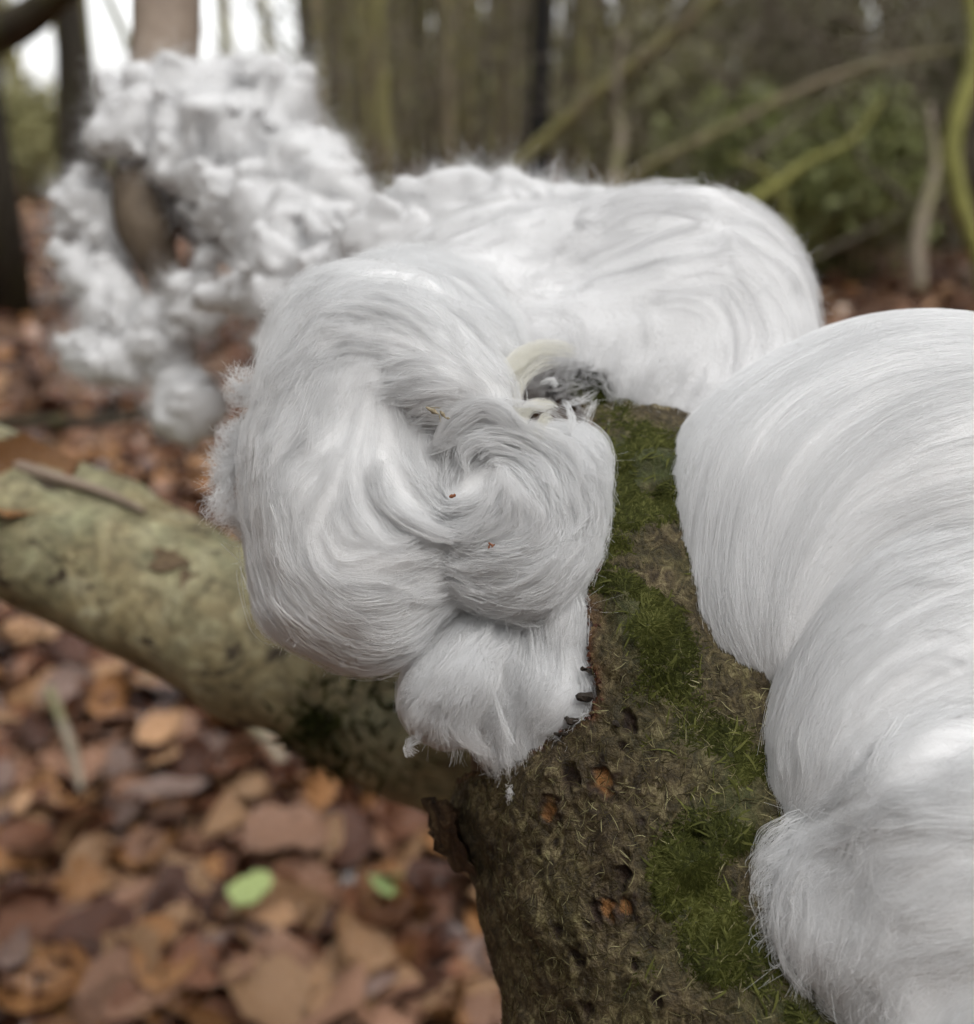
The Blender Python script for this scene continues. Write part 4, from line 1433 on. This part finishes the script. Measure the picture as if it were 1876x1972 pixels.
g = flow([[(1060, 500), (1150, 545), (1270, 555), (1370, 510), (1390, 450), (1330, 400), (1230, 400), (1100, 440)],
          [(1060, 520), (1180, 480), (1300, 470), (1360, 480)],
          [(1400, 400), (1480, 470), (1540, 580), (1560, 680)],
          [(1420, 480), (1440, 600), (1400, 740), (1330, 860)],
          [(1200, 600), (1160, 680), (1170, 780)], [(1330, 640), (1280, 740), (1240, 860)],
          [(700, 560), (850, 500), (1000, 440), (1100, 420)], [(760, 640), (900, 590), (1080, 520)], [(940, 560), (960, 640), (960, 720)]])
S = [strands(f, V, g, 200, 0.022, 0.0020, 18, 12, (-0.0002, 0.0002), 0.36, 0.010, 0.3, 0.0003, 13, thick=0.0002, fray=0.0010, region=lambda u, v: (u > 1080 + 0.25 * (560 - v))),
     strands(f, V, g, 60, 0.018, 0.0008, 14, 12, (0.0002, 0.0008), 0.5, 0.008, 0.8, 0.001, 15, fray=0.0012, region=lambda u, v: (u > 1060)),
     strands(f, V, g, 260, 0.007, 0.0009, 16, 9, (-0.0003, 0.0007), 0.9, 0.004, 0.5, 0.001, 14, thick=0.0006, fray=0.001, region=lambda u, v: (u < 1120)),
     fuzz(f, V, 8000, 0.0026, 65, 0.9, tang=1.2), fuzz(f, V, 8000, 0.0026, 66, 0.9, tang=1.0, region=lambda u, v: (u < 1150) | (v > 700)),
     fuzz(f, V, 3500, 0.0042, 67, 1.1, tang=1.2, region=lambda u, v: (v > 760))]
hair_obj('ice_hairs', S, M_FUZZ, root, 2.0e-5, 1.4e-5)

# 10 --- ridge crest behind, out of focus
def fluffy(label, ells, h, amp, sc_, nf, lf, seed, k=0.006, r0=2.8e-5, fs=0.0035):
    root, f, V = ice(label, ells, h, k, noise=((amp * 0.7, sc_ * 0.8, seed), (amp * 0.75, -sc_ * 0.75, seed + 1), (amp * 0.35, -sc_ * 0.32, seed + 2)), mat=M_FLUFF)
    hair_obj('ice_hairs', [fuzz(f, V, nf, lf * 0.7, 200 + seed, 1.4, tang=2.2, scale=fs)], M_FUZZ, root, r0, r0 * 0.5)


fluffy('ragged crest of hair ice along the top of the branch behind the ridge', [
    (900, 450, 0.281, 180, 115, 110), (1040, 440, 0.272, 150, 90, 100), (760, 520, 0.278, 130, 110, 100), (1120, 440, 0.260, 90, 55, 60)], 0.0013, 0.0035, 0.014, 14000, 0.006, 30)
fluffy('curtain of hair ice draped over the branch behind the round ball', [
    (640, 440, 0.320, 125, 110, 90), (560, 540, 0.308, 95, 130, 80), (680, 560, 0.296, 120, 110, 80), (520, 430, 0.326, 90, 90, 80), (545, 650, 0.302, 55, 90, 50), (480, 560, 0.320, 60, 50, 50), (415, 580, 0.326, 60, 28, 30),
    (590, 350, 0.332, 110, 70, 80)], 0.0013, 0.004, 0.016, 16000, 0.007, 34)
fluffy('billowing cloud of hair ice crowning the far end of the branch', [
    (330, 225, 0.362, 100, 90, 90), (415, 190, 0.368, 75, 78, 70), (285, 190, 0.359, 60, 55, 55), (240, 255, 0.356, 55, 38, 45), (530, 220, 0.362, 85, 85, 80), (440, 280, 0.353, 130, 85, 90), (560, 300, 0.350, 90, 75, 80),
    (360, 310, 0.350, 80, 50, 60), (620, 330, 0.347, 70, 45, 55), (420, 360, 0.344, 80, 55, 60), (470, 400, 0.338, 80, 60, 60)], 0.0013, 0.0045, 0.016, 20000, 0.007, 38)
fluffy('ragged plume of hair ice clinging beside the weathered stub', [
    (160, 380, 0.368, 52, 50, 50), (195, 440, 0.368, 38, 60, 40), (130, 500, 0.368, 28, 20, 24), (195, 530, 0.365, 55, 55, 50), (235, 610, 0.362, 62, 62, 55)], 0.0013, 0.0035, 0.013, 8000, 0.007, 42)
fluffy('drooping skirt of hair ice hanging beneath the weathered stub', [
    (165, 660, 0.362, 62, 38, 45), (225, 690, 0.359, 80, 50, 55), (310, 660, 0.356, 70, 70, 60), (350, 740, 0.353, 60, 60, 50)], 0.0013, 0.003, 0.013, 8000, 0.007, 46)
fluffy('pale rounded drop of hair ice at the lowest end of the skirt', [
    (375, 795, 0.347, 66, 62, 55), (330, 800, 0.350, 30, 30, 30)], 0.0013, 0.002, 0.016, 3000, 0.005, 50)
fluffy('small tuft of hair ice on the side of the weathered stub', [
    (405, 490, 0.344, 34, 45, 30), (370, 545, 0.344, 48, 34, 32), (340, 590, 0.345, 34, 50, 28), (385, 600, 0.344, 40, 40, 30)], 0.0013, 0.003, 0.012, 4500, 0.006, 54)


# 11 --- cream coloured curls in the hollow
root = thing('hair_ice', at(1010, 850, .183), 'cream coloured curling locks of ice standing in the mossy hollow', 'hair ice')
S = [lock([(1010, 885, .172), (972, 810, .171), (966, 745, .173), (995, 695, .176), (1045, 668, .181), (1110, 680, .188)], 0.0014, 330, 1, 0.1, 0.0009, 0.6),
     lock([(1030, 880, .173), (992, 810, .173), (990, 750, .175), (1025, 705, .179), (1075, 690, .184)], 0.0015, 240, 2, 0.2, 0.001, 0.6),
     lock([(1025, 880, .170), (1000, 825, .169), (1020, 785, .170), (1052, 778, .172), (1065, 790, .173)], 0.0011, 200, 3, 0.1, 0.0006, 0.6),
     lock([(1038, 885, .171), (1035, 840, .171), (1050, 808, .172), (1068, 805, .173)], 0.0009, 130, 4, 0.1, 0.0005, 0.6)]
hair_obj('ice_locks', S, M_CREAM, root, 1.8e-5, 1.2e-5)
S = [lock([(1050, 860, .174), (1095, 830, .174), (1100, 795, .175), (1085, 770, .177)], 0.0005, 70, 5, 0.1, 0.0003, 0.8),
     lock([(1090, 780, .180), (1120, 770, .181), (1150, 755, .183)], 0.0005, 30, 6, 0.0, 0.0004, 1.0), lock([(1120, 830, .181), (1135, 790, .181), (1145, 770, .182)], 0.0006, 40, 7, 0.0, 0.0005, 1.0),
     lock([(1040, 740, .178), (1060, 735, .177), (1075, 745, .177)], 0.0004, 60, 8, 0.0)]
hair_obj('ice_wisps', S, M_HAIR, root, 1.8e-5, 1.2e-5)

# 12 --- lock sweeping from the flap into the curl, and wisps
root = thing('hair_ice', at(960, 830, .172), 'thick lock of hair ice sweeping from the flap toward the hollow', 'hair ice')
S = [lock([(840, 860, .167), (880, 810, .166), (930, 785, .166), (975, 805, .167), (1005, 850, .169), (1030, 880, .17)], 0.0018, 380, 11, 0.2, 0.0007, 0.6),
     lock([(820, 870, .168), (880, 840, .167), (940, 830, .168), (1000, 870, .17)], 0.0013, 170, 12, 0.2, 0.0006, 0.6),
     lock([(730, 880, .163), (725, 930, .163), (760, 985, .163), (830, 1025, .165), (880, 1035, .167)], 0.0014, 260, 13, 0.3, 0.0005, 0.6)]
hair_obj('ice_locks', S, M_HAIR, root, 1.8e-5, 1.2e-5)

# 13 --- frayed frost fringe on the outer side of the ball
fr = [[(490, 720), (470, 735), (450, 722)], [(488, 760), (462, 765), (455, 745)], [(490, 800), (455, 830), (432, 815)], [(488, 850), (440, 880), (418, 860)], [(478, 890), (430, 905), (400, 905)],
      [(450, 880), (440, 930), (425, 970), (402, 1000)], [(470, 960), (450, 985), (420, 1005)], [(490, 985), (470, 990), (440, 960)], [(488, 1000), (478, 1012), (465, 1015)], [(545, 610), (535, 590), (540, 575)], [(560, 600), (548, 590), (530, 580)],
      [(445, 900), (425, 935), (412, 945)], [(480, 820), (450, 850), (440, 870)]]
root = thing('hair_ice', at(450, 1010, .184), 'frayed white frost fringe on the outer side of the round ball', 'hair ice')
S = []
rf = np.random.default_rng(9)
for k, pl in enumerate(fr):
    d0 = .186
    pts = [(u, v, d0 - 0.002 * q) for q, (u, v) in enumerate(pl)]
    A = lock(pts, 0.0016, 150, 40 + k, -0.3, 0.0012, 0.8, 10)
    A = A + 0.0022 * np.linspace(0.1, 1, 10)[None, :, None] * vn3(A + rf.normal(size=(150, 1, 3)) * 0.0014, 0.0014, k)
    S.append(A)
hair_obj('ice_locks', S, M_HAIR, root, 2.4e-5, 1.6e-5)

# 14 --- single hanging wisps
root = thing('hair_ice', at(985, 1440, .172), 'thin drooping wisp of clear ice in front of the beard', 'hair ice')
hair_obj('ice_wisps', [lock([(945, 1300, .172), (958, 1360, .170), (978, 1410, .170), (990, 1438, .170)], 0.0003, 30, 71, -0.8, splay=1.5)], M_HAIR, root, 2.2e-5, 2e-5)
root = thing('hair_ice', at(795, 1450, .173), 'tiny twisted crumb of clear ice hanging from the fringe', 'hair ice')
A = lock([(808, 1400, .173), (800, 1425, .172), (790, 1440, .172), (798, 1455, .172)], 0.0006, 70, 72, -0.3)
hair_obj('ice_wisps', [A + 0.0006 * vn3(A * 1.0, 0.001, 5)], M_HAIR, root, 2.4e-5, 2e-5)
root = thing('hair_ice', at(991, 1535, .159), 'tiny white speck of ice lying on the bark', 'hair ice')
i = np.unravel_index(np.argmin((U_ - 991) ** 2 + (V_ - 1530) ** 2 + 1e7 * (~front)), U_.shape)
c = GB[i] + DIRS[i] * 0.0002
ct = rf.normal(size=(160, 3)) * np.array([.0003, .0003, .0008]) + c
hair_obj('ice_wisps', [ct[:, None] + norm(rf.normal(size=(160, 1, 3))) * 0.0006 * np.linspace(-.5, .5, 4)[None, :, None]], M_HAIR, root, 2.4e-5, 2e-5)


# ------------------------------------------------------------------ small debris caught in the ice
M_DEB = mat_wood('dry_scale', (0.16, 0.12, 0.06), (0.52, 0.46, 0.33), 1200)
M_DEB2 = mat_wood('red_scale', (0.16, 0.05, 0.02), (0.32, 0.12, 0.05), 900)
M_DEB3 = mat_wood('dark_scale', (0.02, 0.014, 0.01), (0.07, 0.05, 0.03), 900)


def debris(u, v, d, bits, mat, label, name='plant_fragment', seed=0):
    r = np.random.default_rng(seed)
    c = at(u, v, d)
    Vs, Fs, off = [], [], 0
    for (du, dv, L, w, ang) in bits:
        p = at(u + du, v + dv, d - 0.0004)
        a = RIGHT * cos(ang) - UP * sin(ang); b = RIGHT * sin(ang) + UP * cos(ang)
        ring = []
        for s in np.linspace(-1, 1, 6):
            ww = w * max(1 - s * s, 0.06) ** 0.6 * (1 + 0.25 * r.normal())
            for t in (-1, 0, 1):
                ring.append(p + a * L * s + b * ww * t - FWD * (0.25 * w * (1 - abs(t)) + 0.2 * L * s * s) + r.normal(size=3) * w * 0.08)
        V = np.array(ring); V2 = V + FWD * w * 0.3
        F = []
        for k in range(5):
            for t in range(2):
                q = k * 3 + t
                F.append((q, q + 1, q + 4, q + 3)); F.append((18 + q, 18 + q + 3, 18 + q + 4, 18 + q + 1))
        for k in range(5):
            F += [(k * 3, k * 3 + 3, 18 + k * 3 + 3, 18 + k * 3), (k * 3 + 2, 18 + k * 3 + 2, 18 + k * 3 + 5, k * 3 + 5)]
        Vs += [V, V2]; Fs += [tuple(x + off for x in f) for f in F]; off += 36
    o = mesh_obj(name, np.concatenate(Vs), Fs, mat, None, origin=c)
    return tag(o, label, 'plant fragment')


P2 = PX_M
debris(845, 795, .1595, [(-12, -4, 15 * P2, 4 * P2, 0.5), (8, 3, 9 * P2, 3 * P2, 0.9), (16, 10, 6 * P2, 2 * P2, 0.2), (2, 9, 9 * P2, 1 * P2, 1.4), (-6, -10, 11 * P2, 1 * P2, 0.1)], M_DEB, 'dry straw coloured scrap caught on the combed flap', seed=1)
debris(860, 572, .203, [(-4, 3, 5 * P2, 4 * P2, 0.3), (6, -5, 12 * P2, 1.6 * P2, -0.7)], M_DEB, 'tiny brown seed with a curved tail on the frosty saddle', seed=2)
debris(872, 955, .164, [(0, 0, 7 * P2, 4 * P2, -0.3)], M_DEB2, 'small reddish flake beside the spiral curl', seed=3)
debris(945, 1048, .1655, [(0, 0, 6 * P2, 2.5 * P2, 0.6), (5, 3, 5 * P2, 2 * P2, -0.8), (-3, 5, 4 * P2, 2 * P2, 1.8)], M_DEB2, 'reddish brown crumb below the centre of the curl', seed=4)
debris(497, 1056, .183, [(0, 0, 5 * P2, 4 * P2, 0.2)], M_DEB3, 'black speck on the outer edge of the round ball', seed=5)
